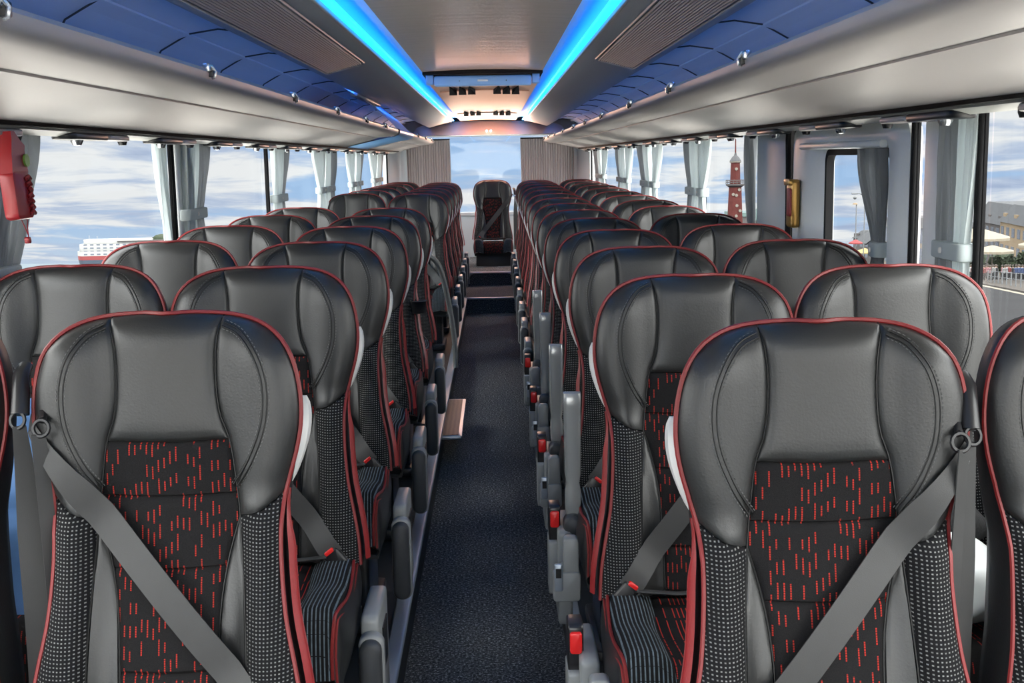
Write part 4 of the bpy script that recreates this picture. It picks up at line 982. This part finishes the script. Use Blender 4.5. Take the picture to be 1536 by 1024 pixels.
# street lamps
def lampost(x, y, ztop, arm, label):
    g0 = gz(x, y)+.1; rt = empty('street_lamp', (x, y, g0)); tag(rt, label, 'street lamp'); H_ = ztop-g0
    k = y/1800
    obj('base', MB().lathe([(0,0),(3*k,0),(2.2*k,10*k),(1.2*k,12*k),(0,12*k)], 10), 'iron', rt)
    if arm:
        c_ = crv([(0,0,.1), (0,0,H_*.4), (0,0,H_*.85), (-2.2*k,0,H_*.95), (-6*k,0,H_-.4*k), (-12*k,0,H_)])
        obj('pole', MB().tube([c_(i/30) for i in range(31)], .8*k, 8), 'iron', rt)
        obj('lamp_head', MB().rbox(-20*k, -11*k, -1.5*k, 1.5*k, H_-1.2*k, H_+1.2*k, 1*k, 'x'), 'iron', rt)
        obj('second_head', MB().lathe([(0, H_-9*k), (2*k, H_-8*k), (3*k, H_-6*k), (1.5*k, H_-4.6*k), (0, H_-4*k)], 10, (-15*k, 0, 0)), 'iron', rt)
    else:
        obj('pole', MB().tube([(0,0,0),(0,0,H_)], .8*k, 8), 'iron', rt)
        obj('lamp_head', MB().lathe([(0, H_-1.6*k), (4*k, H_-1.2*k), (3*k, H_+.8*k), (0, H_+1.4*k)], 10, (-2*k,0,0)), 'plaster_yellow', rt)
lampost(75.1, 243, -6.75, True, 'tall street lamp with a curved arm and two heads')
lampost(100, 331, -12.5, False, 'straight street lamp with a flat yellowish head')
# railing along the kerb
def rail_seg(ya, yb, label):
    rt = empty('street_railing', (14.5+.305*ya, ya, gz(14.5+.305*ya, ya)+.12)); tag(rt, label, 'railing')
    P_ = lambda y, z: (.305*(y-ya), y-ya, gz(14.5+.305*y, y)-gz(14.5+.305*ya, ya)+z)
    nn = int((yb-ya)/3.2)
    for i in range(nn+1):
        y = ya+(yb-ya)*i/nn; obj('post', MB().tube([P_(y, 0), P_(y, 1.25)], .07, 6), 'iron', rt)
    for z in (1.2, .65): obj('rail', MB().tube([P_(ya, z), P_(yb, z)], .03, 5), 'metal', rt)
rail_seg(88, 132, 'low metal railing along the kerb of the plaza')
# people on the plaza: one continuous body each
def person(c, pose):
    mb = MB()
    st = .10 if pose else .16
    mb.tube([(-.09,-st,.0), (-.10,-st,.10), (-.10,0,.5), (-.08,0,.9)], lambda t: .06+.045*t, 8)
    mb.tube([(.09,st,.0), (.10,st,.10), (.10,0,.5), (.08,0,.9)], lambda t: .06+.045*t, 8)
    body = MB(); body.lathe([(0,.82),(.17,.86),(.16,1.0),(.17,1.2),(.20,1.38),(.12,1.47),(.06,1.5),(.055,1.54),(.09,1.60),(.105,1.68),(.09,1.76),(.04,1.80),(0,1.80)], 12)
    fl_ = MB(); fl_.v = [(x, y*.7, z) for x, y, z in body.v]; fl_.f = body.f; fl_.m = [0 if min(body.v[i][2] for i in f) < 1.46 else 1 for f in body.f]
    k = len(fl_.v); fl_.v += mb.v; fl_.f += [[i+k for i in f] for f in mb.f]; fl_.m += [2]*len(mb.f)
    for s in (-1, 1):
        am = MB(); am.tube([(s*.19,0,1.40), (s*.25,.02,1.15), (s*.24,-.10*(1 if pose else -1),.88)], lambda t: .055-.02*t, 6); k = len(fl_.v); fl_.v += am.v; fl_.f += [[i+k for i in f] for f in am.f]; fl_.m += [0]*len(am.f)
    return fl_
clr = dict(c_blue='blue', c_black='black', c_white='white', c_red='red', c_pink='pink', c_grey='grey')
pmesh = {}
for c in clr:
    o = obj('person', person(c, len(c) % 2), [c, 'skin', 'c_black']); hb_ = MB(); hb_.lathe([(0,1.83),(.07,1.81),(.115,1.73),(.118,1.66),(.1,1.62),(0,1.62)], 10, (0,.02,0)); h_ = obj('hair', hb_, 'hair', o); pmesh[c] = (o, h_, [False])
rnd = random.Random(5)
spots = []
def spot(y0, y1, t0, t1):
    for _ in range(200):
        y = rnd.uniform(y0, y1); x = lerp(t0, t1, rnd.random())*y
        if all((x-a)**2+(y-c)**2 > 1.3 for a, c in spots): break
    spots.append((x, y)); return x, y
def put(x, y, c, grp, lab, sc=1.):
    o, h_, used = pmesh[c]
    if used[0]:
        o2 = o.copy(); COL.objects.link(o2); h2 = h_.copy(); COL.objects.link(h2); h2.parent = o2; o = o2
    used[0] = True
    o.location = (x, y, gz(x, y)+.13); o.rotation_euler = (0, 0, rnd.random()*6); tag(o, lab, 'person', grp)
ck = list(clr)
for i in range(66):
    c = ck[i % 6]; x, y = spot(139, 158, .400, .462)
    put(x, y, c, f'people in {clr[c]} by the parasols', f'small distant person in a {clr[c]} top among the crowd by the parasols')
for i in range(54):
    c = ck[i % 6]; x, y = spot(205, 262, .282, .335)
    put(x, y, c, f'people in {clr[c]} seen through the door window', f'small distant person in a {clr[c]} top seen through the door window')
for i in range(6):
    c = ck[i % 6]; x, y = spot(160, 180, .355, .368)
    put(x, y, c, f'people in {clr[c]} in the strip window', f'small distant person in a {clr[c]} top seen through the strip window')
# ship on the sea side
sx, sy_ = -414., 1200.; s0 = gz(sx, sy_)-.5
ship = empty('cruise_ship', (sx, sy_, s0)); tag(ship, 'white coastal ship with a red band and navy hull lying on the water', 'ship')
def hull(z0, z1, m_, name, e0=0, e1=0):
    def ringz(z, e):
        pts = []
        for i in range(9):
            a = PI/2+PI*i/8; pts.append((9+(9-e)*math.cos(a), 10*math.sin(a), z))
        pts.append((128, -10, z)); pts.append((128, 10, z)); return pts
    bb = MB(); bb.loft([ringz(z0, e0), ringz(z1, e1)], True); obj(name, bb, m_, ship, 30)
hull(-1, 7.0, 'ship_navy', 'lower_hull', 2.5, .4); hull(7.0, 11., 'ship_red', 'red_band', .3, 0.); hull(11., 15.5, 'ship_white', 'upper_hull', 0, 0)
obj('deckhouse', MB().rbox(4, 96, -9.5, 9.5, 15.5, 22.5, 3, 'z', r2=.3), 'ship_white', ship)
obj('bridge_deck', MB().rbox(8, 76, -8, 8, 22.5, 27., 3, 'z', r2=.3), 'ship_white', ship)
obj('roof_deck', MB().rbox(42, 122, -10.2, 10, 24.6, 25.6, 1, 'z', r2=.2), 'stone_grey', ship)
obj('glass_lounge', MB().rbox(60, 112, -9.8, 9, 15.5, 24.4, 2, 'z', r2=.2), 'ship_teal', ship)
obj('funnel', MB().loft([[(x*k_+84, y*k_, z) for x, y in ((-9,-3),(9,-3),(9,3),(-9,3))] for k_, z in ((1, 25.5), (1, 27.6), (.6, 30.2), (.15, 31))]), 'foliage', ship)
for i in range(9):
    for j in range(4):
        z = 12.0+j*3.1
        if i*6+9 > 58 and j > 1: continue
        obj('window', MB().box(9+i*6.4, 12.4+i*6.4, -10.15 if j < 1 else -9.72, -9.2, z, z+1.3), 'win_dark', ship)
for i, x in enumerate((12, 20, 40)): obj('mast', MB().tube([(x, 0, 26), (x, 0, 31-i)], .2, 5), 'ship_white', ship)
obj('white_patch', MB().box(32, 44, -10.3, -9.9, 8.4, 10.2), 'ship_white', ship)
b = MB(); b.rbox(18, 44, -16, -11, 0, 3.2, 2, 'x'); tb2 = obj('tender_boat', b, 'cream'); tb2.location = (sx+2, sy_, s0); tag(tb2, 'small cream tender boat beside the hull of the ship', 'boat')
